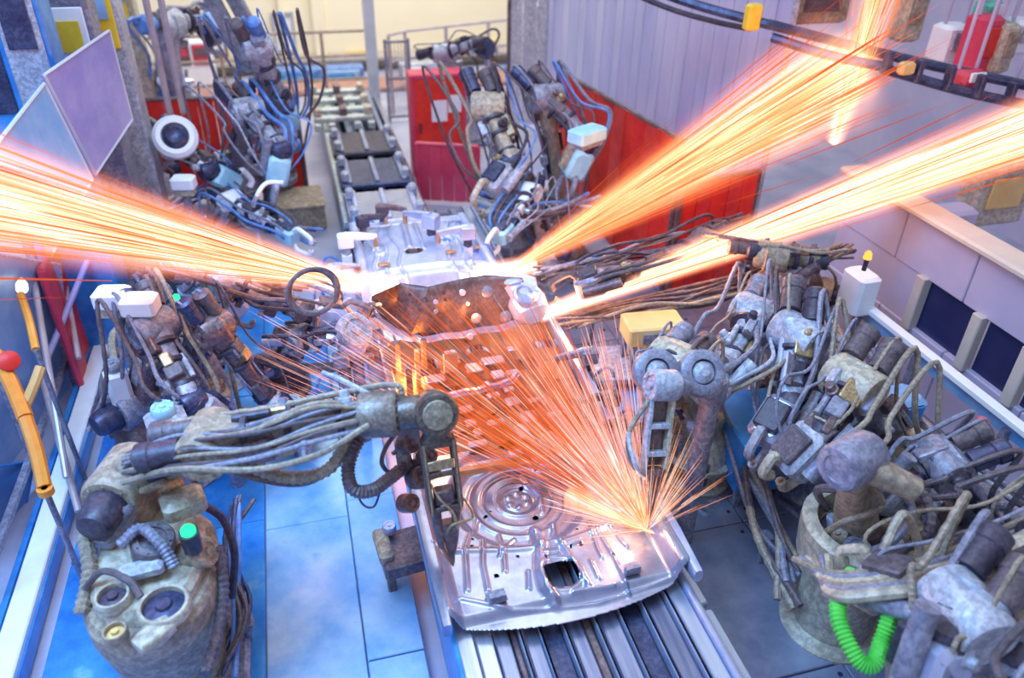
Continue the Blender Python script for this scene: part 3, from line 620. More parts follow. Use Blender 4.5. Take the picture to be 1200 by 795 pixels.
hose(t, [q_(250, 520, 1.7), q_(290, 545, 1.6), q_(340, 560, 1.55), q_(385, 550, 1.6), q_(410, 510, 1.75), q_(432, 488, 1.85)], .035, hoset, rib=1)
hose(t, [q_(240, 535, 1.6), q_(300, 560, 1.5), q_(360, 565, 1.5), q_(400, 535, 1.6), q_(425, 500, 1.8)], .022, hoseb)
hose(t, [q_(378, 437, 2.0), q_(400, 445, 2.0), q_(432, 462, 2.0)], .014, palegrey)
p = at(496, 634, .42); pd = thing('gun_stand', 'brown box stand on the floor plates under the dark bronze gun', 'stand', (p.x, p.y, .05))
MB().box((p.x, p.y, .36), (.62, .34, .14), rz(.1), ch=.02).build('stand_body', brown, pd); MB().box((p.x-.28, p.y, .44), (.10, .28, .10), rz(.1), ch=.02).build('end_block', tan, pd)
for a in (-.25, .25): MB().box((p.x+a, p.y, .17), (.06, .2, .26), ch=.01).build('leg', brown, pd)
MB().drum(V((p.x-.22, p.y+.1, .50)), (0, 0, 1), .05, .03, 12, 4).build('adjuster', silver2, pd)

# --- near-left tan robot seen from above
c0 = at(178, 665, 1.0); t = thing('welding_robot', 'large dusty tan robot body seen from above at the lower left, with green lamp', 'robot', (c0.x, c0.y, 0))
MB().box((c0.x, c0.y, .05), (.8, .9, .1), ch=.03).build('base_plate', grey, t)
MB().link((c0.x, c0.y, .1), (c0.x, c0.y, 1.0), [(0, .30, .40), (.3, .28, .38), (.5, .32, .44), (.8, .36, .50), (.95, .36, .50), (1, .33, .47)], up=V((0, 1, 0)), seg=28, e=.8).build('turret', tan, t)
b = MB(); 
MB().link((c0.x, c0.y+.02, 1.0), (c0.x, c0.y+.02, 1.10), [(0, .30, .44), (.6, .30, .43), (1, .27, .40)], up=V((0, 1, 0)), seg=28, e=.75).build('top_casting', cream, t)
def hole_cap(px, py, z, r, m, rim=tan):
    p = at(px, py, z); b = MB(); b.lathe(p-V((0, 0, .04)), (0, 0, 1), [(0, r*1.25), (.04, r*1.25), (.06, r*1.15), (.06, r), (.0, r*.98)], 24); o = b.build('bearing_ring', rim, t)
    MB().lathe(p-V((0, 0, .03)), (0, 0, 1), [(0, r*.97), (.02, r*.95), (.03, r*.4), (.05, r*.35)], 20).build('bearing_cap', m, o)
hole_cap(192, 710, 1.16, .11, navy, cream); hole_cap(132, 700, 1.14, .075, black, cream); hole_cap(135, 742, 1.12, .05, ochre, tan)
MB().link(at(200, 730, 1.12), at(160, 760, 1.12), [(0, .05, .04), (.5, .07, .05), (1, .05, .03)]).build('cast_rib', cream, t)
MB().link(at(160, 560, 1.25), at(120, 640, 1.15), [(0, .05, .05), (.3, .09, .07), (.8, .10, .07), (1, .05, .04)]).build('arm_cover', grey, t)
MB().box(at(215, 590, 1.3), (.24, .18, .14), rz(.3), ch=.03).build('gearbox', cream, t)
MB().box(at(165, 668, 1.18), (.24, .10, .08), rz(.1), ch=.02).build('terminal_box', palegrey, t)
MB().drum(at(180, 640, 1.2), (.2, -.3, 1), .12, .08, 20, 8).build('motor', hoseb, t)
MB().drum(at(230, 650, 1.1), (.8, -.3, .4), .09, .09, 20, 6).build('motor', tan, t)
MB().drum(at(140, 600, 1.25), (.3, .3, 1), .10, .07, 20, 8).build('motor', grey, t)
lp = at(220, 621, 1.36); MB().lathe(lp-V((0, 0, .02)), (0, 0, 1), [(0, .04), (.02, .04), (.03, .034), (.045, .02), (.05, .008)], 16).build('signal_lamp', lgreen, t, label='glowing green signal lamp')
MB().cyl(lp-V((0, 0, .16)), lp-V((0, 0, .02)), .05, .055).build('lamp_holder', black, t)
for a, m, r in (([(255, 640, 1.1), (262, 690, .9), (255, 740, .8), (240, 790, .8)], hoseb, .03), ([(120, 570, 1.3), (100, 620, 1.2), (105, 670, 1.1), (95, 720, 1)], hoset, .04), ([(235, 590, 1.2), (262, 610, 1.0), (275, 650, .8), (272, 700, .5)], black, .025), ([(140, 640, 1.3), (165, 620, 1.35), (190, 640, 1.3), (205, 665, 1.2)], hoseg, .03), ([(100, 690, 1.1), (120, 670, 1.2), (150, 680, 1.2), (165, 700, 1.15)], hoseb, .02)):
    hose(t, [at(*q) for q in a], r, m, rib=r > .028)

# --- other left-side robots
robot('dark brown jointed robot at left, under two white boxes', at(165, 470, .9), at(180, 385, 1.55), at(225, 470, 1.2), at(265, 500, .8), PB, .95, 11, 1, 4)
robot('brown-armed robot reaching right across the blue floor, behind the tan hose arm', at(225, 410, 1.0), at(250, 385, 1.6), at(310, 462, .9), at(345, 500, .55), (grey, brown, palegrey, navy), .8, 12, 1, 3, hm=[hosebl, hoseg, hoseb])
robot('grey robot whose arm passes the coiled cable ring at the left spark jet', at(215, 345, 1.1), at(265, 330, 1.6), at(355, 365, 1.35), at(428, 375, 1.15), (grey, grey, silver2, hoseb), .9, 13, -1, 4, hm=[hoseb, hoseg, black])
p = at(367, 342, 1.75); rg = thing('cable_ring', 'brown coil of cable looped above the left weld head', 'cable', p)
for k in range(3):
    pts = [p+V((.17*math.cos(a)*(1+.05*k), .06*math.sin(a+k*.4), .15*math.sin(a)*(1+.04*k))) for a in [2*math.pi*i/12 for i in range(13)]]; hose(rg, pts, .018, hoseb, name='coil', n=4)
hose(rg, [p+V((0, 0, -.16)), p+V((-.02, .02, -.3)), at(375, 375, 1.35)], .02, hoseb, name='coil_tail')
hose(rg, [p+V((-.15, 0, -.06)), at(330, 352, 1.6), at(300, 350, 1.6), at(265, 340, 1.7)], .022, hoseb, name='coil_tail')
robot('low grey welding head left of the dash panel, with pale round drum', at(330, 420, .7), at(350, 398, 1.1), at(395, 395, 1.15), at(440, 410, 1.0), (brown, grey, silver2, silver2), .75, 14, 1, 3, hm=[hoseb, black])
p = at(415, 388, 1.2); tr = thing('guide_disc', 'pale round cover disc standing left of the dash panel', 'disc', V((p.x, p.y, 0)))
MB().cyl((p.x, p.y, .0), p-V((0, 0, .1)), .05).build('post', grey, tr); MB().drum(p, (.3, -.6, .6), .15, .05, 24, 8).build('disc', palegrey, tr)
# dark framing beams at left weld station
for k, (a, b_, z, m, lb) in enumerate((((300, 420), (445, 408), .9, brown, 'dark brown curved tube at the left of the dash panel'), ((395, 350), (432, 362), 1.2, brown, 'short dark arm under the left weld point'), ((215, 300), (340, 322), 1.3, brown, 'brown link arm just below the left spark jet'))):
    q0, q1 = at(*a, z), at(*b_, z); t = thing('linkage_tube', lb, 'linkage', V((q0.x, q0.y, 0)))
    MB().tube([q0, q0.lerp(q1, .3)+V((0, -.12, -.05)), q0.lerp(q1, .7)+V((0, -.14, -.05)), q1], .045).build('arm_tube', m, t); MB().cyl((q0.x, q0.y, 0), q0, .05).build('post', m, t)
robot('far-left robot with white round joint and black centre disc', at(170, 205, .7), at(207, 168, 1.5), at(245, 200, 1.3), at(290, 225, .9), (palegrey, white, bluebox, navy), 1.15, 15, -1, 3, hm=[hoseg, hosebl])
p = at(207, 166, 1.62); dj = MB().lathe(p, (.1, -.75, .5), [(0, .2), (.12, .24), (.2, .24), (.24, .2), (.24, .15), (.2, .14)], 28)
t = thing('joint_cover', 'white round joint cover with black centre, among the far-left robots', 'cover', V((p.x, p.y, p.z))); dj.build('ring', white, t); MB().lathe(p, (.1, -.75, .5), [(.15, .14), (.24, .135), (.27, .09), (.25, .05)], 24).build('centre_cap', navy, t)
robot('blue-cabled robot standing by the red curtain, left of the far conveyor', at(275, 190, .8), at(290, 130, 1.9), at(330, 175, 1.6), at(320, 235, 1.0), (grey, palegrey, bluebox, navy), 1.1, 16, 1, 6, hm=[hosebl, hoseg, hosebl, palegrey], hl=.6)
robot('tall robot with bright blue looping cables, left of the brown railing', at(318, 175, .9), at(300, 55, 2.6), at(335, 120, 1.8), at(345, 165, 1.2), (grey, palegrey, bluebox, hosebl), 1.0, 17, -1, 8, hm=[hosebl, hosebl, hoseg, hoseb], hl=.9)
robot('big pale grey robot at the top left behind two slanting rods', at(205, 110, 1.0), at(195, 30, 2.3), at(235, 20, 2.2), at(262, 55, 1.8), (palegrey, palegrey, navy, hosebl), 1.5, 18, 1, 4, hm=[hoseg, hosebl])
robot('pale robot with black cable arc in front of the cream wall, at top centre', at(545, 105, .9), at(520, 62, 1.7), at(560, 50, 1.9), at(580, 70, 1.5), (palegrey, palegrey, navy, black), 1.1, 19, 1, 3, hm=[black, hoseg], hl=.8)
robot('low blue-grey robot in front of the tan box, left of the second car floor', at(245, 275, .5), at(270, 235, 1.0), at(320, 265, .9), at(365, 290, .8), PW, .8, 20, 1, 4, hm=[hosebl, hoseg, hoseb])
robot('small robot crowded below the left jet, with green lamp', at(180, 330, .8), at(205, 300, 1.4), at(255, 345, 1.2), at(300, 372, .9), (brown, grey, silver2, black), .8, 21, 1, 3, lamp=(at(206, 348, 1.5), lgreen))
# white boxes at left
for x, y, lb in ((132, 349, 'white box on the left robots, the left one of two'), (164, 357, 'white box on the left robots, the right one of two'), (215, 214, 'small bright white box among the far-left robots')):
    p = at(x, y, 1.75 if x != 215 else 1.4); t = thing('control_box', lb, 'box', V((p.x, p.y, 0)))
    MB().box(p, (.24, .18, .14), rz(-.2), ch=.02).build('housing', white, t); MB().box(p+V((0, 0, -.1)), (.2, .14, .08), rz(-.2), ch=.01).build('mount', cream, t)
    MB().cyl((p.x, p.y, 0), p-V((0, 0, .1)), .04).build('post', grey, t)

for pts, lb in (([(298, 250, .9), (300, 232, 1.5), (312, 215, 1.6), (332, 214, 1.6)], 'white bent guard tube standing left of the tan box'), ([(262, 392, .9), (268, 350, 1.5), (282, 331, 1.6), (330, 330, 1.6)], 'pale cream bent guard tube under the left spark jet, beside the cable coil')):
    P = [at(*q) for q in pts]; t = thing('guard_tube', lb, 'tube', V((P[0].x, P[0].y, 0))); MB().tube([V((P[0].x, P[0].y, 0))]+P, .022).build('bent_tube', white if 'white' in lb else cream, t); MB().box((P[0].x, P[0].y, .02), (.16, .16, .04), ch=.005).build('base_plate', grey, t)
for x, y, z, sz, m, m2, lb in ((196, 498, 1.15, (.26, .2, .2), palegrey, bluebox, 'pale blue-white servo casing between the dark robot and the tan arm'), (140, 455, 1.1, (.16, .16, .34), white, palegrey, 'upright white casing behind the dark brown robot at left'), (255, 470, .9, (.2, .22, .22), cream, tan, 'cream gear casing beside the brown-armed robot'), (345, 492, .4, (.3, .22, .3), palegrey, bluebox, 'pale box on the blue floor beyond the tan hose arm')):
    p = at(x, y, z); t = thing('servo_casing', lb, 'casing', V((p.x, p.y, 0))); MB().box(p, sz, rz(.3), ch=.03).build('housing', m, t)
    MB().drum(p+V((0, 0, sz[2]/2+.03)), (0, 0, 1), min(sz[0], sz[1])*.4, .03, 18, 6).build('flange', m2, t); MB().cyl((p.x, p.y, 0), p, .05).build('post', grey, t)
# --- right-side robots
robot('pale robot with twin dark round joints, right of the red cabinet', at(600, 230, .7), at(572, 125, 2.0), at(600, 190, 1.5), at(560, 245, 1.1), (palegrey, cream, palegrey, navy), 1.2, 30, 1, 6, hm=[black, hoseb, hosebl, hoset], hl=.6)
robot('tan-armed robot with pale blue gun box, before the big red curtain', at(660, 240, .7), at(640, 115, 2.1), at(690, 165, 1.7), at(655, 235, 1.0), (tan, grey, bluebox, navy), 1.15, 31, 1, 5, hm=[hoseb, hoseg, hosebl], hl=.5)
p = at(688, 158, 2.1); t = thing('control_box', 'pale blue box tilted on the robot before the big red curtain', 'box', p); MB().box(p, (.38, .22, .14), rz(.5), ch=.02).build('housing', bluebox, t); MB().box(p+V((0, 0, -.09)), (.3, .16, .05), rz(.5)).build('mount', grey, t)
robot('blue-grey robot low beside the second car floor, right side', at(640, 290, .5), at(620, 225, 1.2), at(600, 262, 1.1), at(572, 292, 1.0), PW, .8, 32, -1, 6, hm=[hosebl, hoseg, hoseb, palegrey], hl=.7)
robot('dark robot whose arm lies between the two right spark jets', at(905, 300, .9), at(830, 285, 1.5), at(720, 325, 1.4), at(650, 345, 1.2), (brown, hoseb, grey, black), .9, 33, 1, 4, hm=[hoseb, black])
robot('reddish lit robot below the upper right jet, among dark cables', at(950, 340, .9), at(905, 300, 1.6), at(960, 305, 1.6), at(880, 350, 1.1), (brown, tan, palegrey, black), .9, 34, -1, 5, hm=[hoseb, hoset], lamp=(at(1018, 297, 1.7), lamber))
robot('cream robot with two grey round joints, right of the car floor', at(825, 500, .6), at(790, 425, 1.5), at(770, 445, 1.5), at(765, 500, 1.2), (cream, cream, palegrey, grey), 1.05, 35, 1, 3, gun=False)
for x, y, lb in ((765, 437, 'grey round joint ring on the cream robot, left one of the pair'), (818, 438, 'grey round joint ring on the cream robot, right one of the pair')):
    p = at(x, y, 1.65); t = thing('joint_ring', lb, 'ring', p)
    MB().lathe(p, (-.1, -.7, .6), [(0, .12), (.02, .15), (.10, .15), (.12, .12), (.12, .085), (.03, .08)], 24).build('ring', grey, t); MB().lathe(p, (-.1, -.7, .6), [(.02, .08), (.1, .075), (.14, .03)], 18).build('hub', palegrey, t)
robot('pale blue-grey robot leaning left in the right-hand cluster, behind the cream arm', at(930, 430, .8), at(885, 370, 1.4), at(850, 430, 1.3), at(800, 480, 1.0), (palegrey, palegrey, bluebox, grey), 1.1, 36, 1, 5, hm=[hoseg, hoset, palegrey])
robot('lilac grey robot with long pale link, centre of the right-hand cluster', at(975, 490, .8), at(935, 395, 1.5), at(925, 470, 1.2), at(880, 540, .9), PG, 1.15, 37, -1, 5, hm=[hoset, hoseg, hoseb])
robot('grey robot with cream forearm behind the round cream ring housing', at(1050, 520, .8), at(1000, 450, 1.5), at(960, 510, 1.3), at(910, 560, 1.0), (grey, cream, palegrey, hoseb), 1.15, 38, 1, 5, hm=[hoset, hoseg])
robot('dusty robot at the far right, in front of the pale rail', at(1150, 600, .8), at(1105, 545, 1.3), at(1065, 560, 1.2), at(1030, 600, .9), (grey, grey, palegrey, navy), 1.0, 39, -1, 4, hm=[hoseg, hoseb])
# ring housing robot
c0 = at(1012, 620, .95); t = thing('welding_robot', 'robot turret with large round cream ring housing at lower right', 'robot', V((c0.x, c0.y, 0)))
MB().lathe((c0.x, c0.y, .0), (0, 0, 1), [(0, .34), (.05, .34), (.1, .26), (.6, .26), (.7, .36), (.9, .38), (.98, .38), (1.0, .35), (1.0, .29), (.86, .27), (.84, .1), (.88, .08)], 32).build('turret', cream, t)
MB().lathe((c0.x, c0.y, .84), (0, 0, 1), [(.0, .26), (.04, .25), (.05, .12), (.12, .10)], 24).build('turntable', hoseb, t)
for k in range(8):
    a = k*.78; q0 = V((c0.x+.17*math.cos(a), c0.y+.17*math.sin(a), .9)); MB().drum(q0, (math.cos(a)*.3, math.sin(a)*.3, 1), .045+.02*(k % 3), .06, 12, 4).build('motor', (tan, grey, hoseb, palegrey)[k % 4], t)
MB().link((c0.x-.02, c0.y+.05, .95), at(1000, 540, 1.7), [(0, .12, .12), (.2, .12, .10), (.6, .08, .09), (.9, .10, .1), (1, .07, .06)]).build('lower_arm', tan, t)
MB().drum(at(1000, 540, 1.7), (1, .3, 0), .14, .14).build('elbow_joint', grey, t)
MB().link(at(1000, 540, 1.7), at(1075, 575, 1.6), [(0, .09, .09), (.5, .07, .07), (1, .06, .06)]).build('upper_arm', tan, t)
MB().tube([at(1025, 672, 1.2), at(1038, 640, 1.35), at(1056, 604, 1.5), at(1068, 615, 1.4), at(1080, 650, 1.2)], .025).build('guide_tube', cream, t, label='cream bent tube')
for k in range(7):
    a = k*.9+.3; hose(t, [V((c0.x+.25*math.cos(a), c0.y+.25*math.sin(a), .95)), V((c0.x+.33*math.cos(a+.5), c0.y+.33*math.sin(a+.5), 1.2)), V((c0.x+.2*math.cos(a+1.1), c0.y+.2*math.sin(a+1.1), 1.35)), at(1000, 550, 1.6)], .02+.004*(k % 3), (hoset, hoseg, hoseb)[k % 3], rib=k % 2)
# lower right gun robot with green hose
t = robot('large grey welding robot at the bottom right corner, with green hose and beige arm', at(1200, 700, 1.0), at(1260, 620, 1.5), at(1085, 700, 1.3), at(990, 672, 1.1), (grey, cream, palegrey, hoseb), 1.1, 40, 1, 4, hm=[hoset, hoseg, hoseb])
hose(t, [q_(1000, 672, 1.2), q_(986, 690, 1.2), q_(982, 720, 1.15), q_(992, 750, 1.1), q_(1008, 776, 1.05), q_(1024, 778, 1.05), q_(1034, 750, 1.1), q_(1044, 720, 1.2), q_(1052, 700, 1.25)], .042, hosegr, name='green_hose', rib=1)
for k in range(6): hose(t, [q_(930+8*k, 655, 1.1), q_(975, 672+5*k, 1.2), q_(1050, 665+6*k, 1.35), q_(1130, 640+9*k, 1.4), q_(1220, 600+12*k, 1.4)], .02+.003*k, (hoset, hoseg, cream)[k % 3])
robot('dusty lilac robot low at the bottom right edge, nearest the camera', at(1165, 800, .9), at(1130, 720, 1.4), at(1100, 760, 1.3), at(1085, 800, 1.1), PG, 1.2, 41, 1, 5, hm=[hoset, hoseg, hoseb])

# --- right gun over the pan
tipR = at(758, 624, .86); topR = at(775, 470, 1.65); t = thing('weld_gun', 'tall ladder-framed weld gun whose dark tip sparks on the right edge of the pan', 'weld gun', tipR)
dg = (tipR-topR).normalized(); _, gs, gu = frame(dg, V((0, -1, 0))); GM = Matrix((gs, gu, dg)).transposed(); Lg = (tipR-topR).length
for sx_ in (-1, 1): MB().box(topR+gs*.075*sx_+dg*.22, (.028, .06, .50), GM, ch=.005).build('side_rail', cream if sx_ < 0 else palegrey, t)
for z in (-.02, .16, .34, .46): MB().box(topR+dg*z, (.13, .06, .035), GM, ch=.005).build('rung', palegrey, t)
MB().box(topR+dg*.22-gu*.05, (.14, .03, .42), GM).build('back_plate', brown, t)
MB().link(topR+dg*.44, topR+dg*(Lg*.86), [(0, .075, .05), (.3, .05, .04), (1, .022, .022)], up=gu).build('gun_body', brown, t)
MB().cyl(topR+dg*Lg*.84, tipR-dg*.02, .018, .010, 10).build('electrode', black, t)
MB().drum(topR-dg*.1, gs, .10, .09, 20, 8).build('swivel_joint', palegrey, t)
MB().link(topR-dg*.1, at(835, 455, 1.5), [(0, .06, .06), (.5, .05, .05), (1, .08, .08)]).build('carrier_arm', grey, t)
MB().drum(at(835, 455, 1.5), (0, 0, 1), .1, .08).build('carrier_joint', grey, t)
MB().cyl(at(835, 455, 1.5)-V((0, 0, 1.46)), at(835, 455, 1.5)-V((0, 0, .08)), .07, seg=16).build('carrier_post', grey, t)
for k in range(3): hose(t, [topR+gs*.09, topR+gs*.2+dg*.2, topR+gs*.17+dg*.4+gu*.04*k, topR+dg*.5+gs*.05], .016, (hoset, hoseb, palegrey)[k], name='hose')
# table / chute by right gun
for k, (x, y, z, sz, m, lb) in enumerate(((700, 430, .75, (.7, .5, .06), palegrey, 'pale steel work shelf right of the middle floor, behind the spark fan'), (690, 480, .6, (.6, .5, .06), steelblue2, 'blue-white lower shelf right of the middle floor'), (880, 515, .5, (.5, .7, .5), steelblue, 'blue steel cabinet on the floor, in front of the pale robot'), (800, 470, .9, (.6, .25, .12), cream, 'cream cover box lying under the twin grey joints'), (765, 385, 1.1, (.5, .3, .18), ochre, 'yellow-brown cover box under the right spark jet'))):
    p = at(x, y, z); t = thing('shelf' if k < 2 else 'cabinet', lb, 'shelf' if k < 2 else 'cabinet', V((p.x, p.y, 0)))
    p = p+V((.25 if k < 2 else 0, 0, 0))
    MB().box(p, sz, rz(-.1), ch=.015).build('top' if k < 2 else 'body', m, t)
    for a in (-1, 1):
        for b_ in (-1, 1): hh = p.z-sz[2]/2; MB().box((p.x+a*sz[0]*.4, p.y+b_*sz[1]*.35, hh/2), (.04, .04, hh)).build('leg', grey, t)
    MB().box(p+V((0, -sz[1]/2-.01, 0)), (sz[0]*.6, .02, sz[2]*.5), rz(-.1)).build('front_lip' if k < 2 else 'door', grey, t)

# ------------------------------------------------------------------ red curtains, cabinets, boxes
def panelq(name, label, cat, a, b_, z0, z1, m, n=6, fr=grey, th=.03):
    """upright curtain of n separate strips between floor points a and b"""
    a, b_ = V((a[0], a[1], 0)), V((b_[0], b_[1], 0)); t = thing(name, label, cat, a); d = (b_-a); L = d.length; d.normalize(); an = math.atan2(d.y, d.x)
    for k in range(n):
        c_ = a+d*(L*(k+.5)/n); MB().box((c_.x, c_.y, (z0+z1)/2), (L/n*.96, th, z1-z0), rz(an+(.12 if k % 2 else -.12)), ch=.006).build('curtain_strip', m, t, smooth=False)
    MB().cyl((a.x, a.y, z1), (b_.x, b_.y, z1), .03, seg=8).build('top_rail', fr, t)
    for p in (a, b_): MB().cyl((p.x, p.y, 0), (p.x, p.y, z1), .035, seg=8).build('post', fr, t)
    return t
def xy(px, py, z): p = at(px, py, z); return (p.x, p.y)
panelq('weld_curtain', 'low red welding curtain behind the robots at upper left', 'curtain', xy(150, 118, 1.5), xy(345, 112, 1.5), .1, 1.5, red, 10, fr=brown)
panelq('weld_curtain', 'dark red curtain turned sideways at the far left, beside the lilac screen', 'curtain', xy(122, 185, 1.5), xy(160, 122, 1.5), .1, 1.5, red, 5, fr=brown)
panelq('weld_curtain', 'crimson curtain behind the white X-braced rods at left', 'curtain', xy(52, 330, 1.3), xy(72, 262, 1.3), .1, 1.4, red, 5, fr=redc)
panelq('weld_curtain', 'large bright red welding curtain in front of the lilac strips', 'curtain', xy(655, 82, 1.9), xy(800, 165, 1.9), .1, 1.9, red, 8, fr=brown)
panelq('weld_curtain', 'red curtain between the two right-hand spark jets', 'curtain', xy(800, 215, 1.5), xy(890, 200, 1.5), .1, 1.5, red, 5, fr=brown)
panelq('weld_curtain', 'low red curtain behind the second car floor, left of the tan box', 'curtain', xy(488, 168, .9), xy(560, 172, .9), .05, .9, redc, 5, fr=redc)
p = at(512, 122, 1.1); t = thing('electrical_cabinet', 'crimson cabinet with white notices beside the far conveyor', 'cabinet', V((p.x, p.y, 0)))
MB().box((p.x, p.y, .8), (.86, .35, 1.6), ch=.02).build('housing', redc, t, smooth=False); MB().box((p.x, p.y-.185, .85), (.74, .02, 1.35), ch=.01).build('door', red, t, smooth=False)
MB().box((p.x, p.y-.20, 1.05), (.24, .01, .32)).build('notice', paper, t); MB().box((p.x+.24, p.y-.20, 1.15), (.2, .01, .26)).build('notice', paper, t); MB().box((p.x-.3, p.y-.21, .8), (.03, .03, .14)).build('handle', black, t)
for k, (x, y, w_, d_, h_, lb) in enumerate(((350, 232, .62, .7, .35, 'tan box on the floor left of the far conveyor'), (612, 228, .75, .7, .4, 'tan box on the floor right of the far conveyor'))):
    p = at(x, y, h_); t = thing('crate', lb, 'box', V((p.x, p.y, 0)))
    MB().box((p.x, p.y, h_/2), (w_, d_, h_-.03), rz(.05), ch=.01).build('body', tan, t); MB().box((p.x, p.y, h_), (w_+.04, d_+.04, .04), rz(.05), ch=.01).build('lid', tan, t)
# small plates / dark machinery near tan boxes
p = at(440, 258, 1.1)
# lilac strip curtain, top right
panelq('strip_curtain', 'tall lilac strip curtain hanging behind the big red curtain', 'curtain', xy(640, 60, 1.6), xy(900, 170, 1.6), .1, 4.2, lilacstrip, 22, fr=palegrey)
t = panelq('strip_curtain', 'pale strip curtain with white frame, right of the top-centre robot', 'curtain', xy(596, 60, 1.4), xy(660, 62, 1.4), .1, 3.5, mat('pale_curtain', (.6, .58, .66), (.74, .72, .76), 0, .5), 4, fr=brown)

# ------------------------------------------------------------------ left fence, screens
fe = thing('guard_fence', 'blue steel guard fence frame along the left edge', 'fence', (-2.35, 4, 0))
for y in (2.9, 4.2, 5.6, 7.0, 8.4): MB().box((-2.42, y, 1.2), (.07, .07, 2.4), ch=.008).build('fence_post', bluescreen if y < 5 else grey, fe)
for z in (.35, 2.38): MB().box((-2.42, 5.7, z), (.05, 5.8, .05)).build('fence_rail', grey, fe)
sb = thing('floor_ledge', 'long white-blue steel beam lying along the foot of the left fence', 'beam', (-2.2, 5.6, 0))
MB().box((-2.22, 5.6, .16), (.16, 5.0, .08), ch=.01).build('beam', white, sb, smooth=False); MB().box((-2.14, 5.6, .08), (.03, 5.0, .14)).build('web', steelblue, sb); MB().box((-2.33, 5.6, .10), (.04, 5.0, .2)).build('rail', steelblue, sb)  # bright reflection on the steel ledge is put into the white colour
for y in (3.4, 4.8, 6.2, 7.6): MB().box((-2.22, y, .06), (.14, .1, .12)).build('foot', grey, sb)
def slab(name, label, cat, quad, m, th=.03, rim=grey):
    quad = [V(q) for q in quad]; c_ = sum(quad, V())/4; nrm = (quad[1]-quad[0]).cross(quad[3]-quad[0]).normalized()
    t = thing(name, label, cat, V((c_.x, c_.y, min(q.z for q in quad)))); MB().prism(quad, nrm*th).build('panel', m, t, smooth=False)
    for a, b_ in zip(quad, quad[1:]+quad[:1]): MB().cyl(a, b_, .013, seg=6).build('rim', cleangrey if rim is grey else rim, t)
    return t
slab('screen_panel', 'lilac translucent screen panel tilted at the upper left', 'screen', [aY(128, 36, 8.2), aY(155, 140, 8.3), aY(112, 205, 7.4), aY(52, 88, 7.0)], screen)
slab('screen_panel', 'blue translucent screen panel at left, below the lilac one', 'screen', [aY(52, 98, 6.9), aY(108, 210, 7.0), aY(60, 300, 6.2), aY(-20, 190, 5.6)], bluescreen)
slab('screen_panel', 'large pale blue screen panel at the left edge behind the orange pipes', 'screen', [aY(-60, 290, 5.6), aY(70, 310, 7.2), aY(88, 500, 7.0), aY(-80, 640, 4.9)], bluescreen, rim=palegrey)
slab('screen_panel', 'deep blue screen panel low at the left edge', 'screen', [aY(-80, 560, 4.6), aY(40, 540, 5.6), aY(10, 700, 5.0), aY(-110, 790, 4.2)], mat('deep_blue_plastic', (.08, .26, .62), (.20, .42, .78), 0, .25, 1.5, .05), rim=steelblue)
br = thing('brace_rods', 'white crossed bracing rods in front of the crimson curtain', 'brace', at(80, 400, .2))
for a, b_ in (((108, 292, 1.2), (48, 438, .6)), ((66, 280, 1.2), (92, 420, .5)), ((40, 330, 1.3), (78, 560, .3)), ((48, 438, .6), (92, 600, .1))):
    MB().cyl(at(*a), at(*b_), .028, seg=10).build('rod', screen if b_[0] < 60 else pipe, br)
op = thing('pipe_frame', 'orange Y-shaped pipe handle at the left edge', 'pipe', at(50, 570, .6))
for a, b_, r, m in (((-5, 415, 1.5), (30, 490, 1.3), .05, orange), ((30, 490, 1.3), (52, 570, 1.0), .045, orange), ((48, 430, 1.5), (28, 480, 1.3), .035, ochre)):
    MB().tube([at(*a), at(*a).lerp(at(*b_), .5)+V((.01, 0, .01)), at(*b_)], r).build('pipe', m, op)
MB().lathe(at(10, 425, 1.5), (.3, -.5, .5), [(0, .05), (.02, .07), (.06, .07), (.08, .03)], 16).build('knob', red, op)
MB().lathe(at(52, 572, 1.0), (0, 0, -1), [(0, .05), (.05, .05), (.06, .03)], 12).build('end_cap', orange, op)
MB().cyl(at(52, 572, 1.0), V((at(52, 572, 1.0).x, at(52, 572, 1.0).y, 0)), .02).build('post', grey, op)
p = at(26, 345, 1.5); t = thing('torch_burner', 'bronze torch with pale flame at the left edge, above the orange pipes', 'torch', V((p.x, p.y, 0)))
MB().tube([at(24, 345, 1.5), at(34, 375, 1.4), at(42, 410, 1.3)], .03).build('torch_body', orange, t); MB().cyl(V((at(42, 410, 1.3).x, at(42, 410, 1.3).y, 0)), at(42, 410, 1.3), .02).build('post', grey, t)
MB().lathe(at(26, 342, 1.5), at(23, 298, 1.5)-at(26, 342, 1.5), [(0, .02), (.05, .045), (.12, .045), (.2, .025), (.26, .003)], 14).build('flame', emis('flame', (1, .75, .6), 1.8), t)
# two slanting rods top-left
rd = thing('slanting_rods', 'pair of pinkish grey rods leaning in front of the big pale robot', 'rods', at(205, 140, .6))
for a, b_ in (((168, -12), (200, 135)), ((186, -12), (215, 132))): MB().cyl(aY(*a, 9.2), aY(*b_, 9.6), .035, seg=12).build('rod', pipe, rd)
# big inclined beam at 260,20
for k, (a, b_, lb) in enumerate((((238, -20), (290, 75), 'pale inclined square beam at the top left, beside the blue cables'), ((262, -25), (300, 45), 'second pale inclined beam, right of the first at top left'))):
    t = thing('inclined_beam', lb, 'beam', aY(*b_, 10.5)); MB().link(aY(*a, 10.2), aY(*b_, 10.8), [(0, .09, .06), (1, .09, .06)], e=.3).build('beam', palegrey, t); MB().drum(aY(*b_, 10.8), (0, -1, .2), .12, .06, 16, 6).build('end_joint', grey, t)
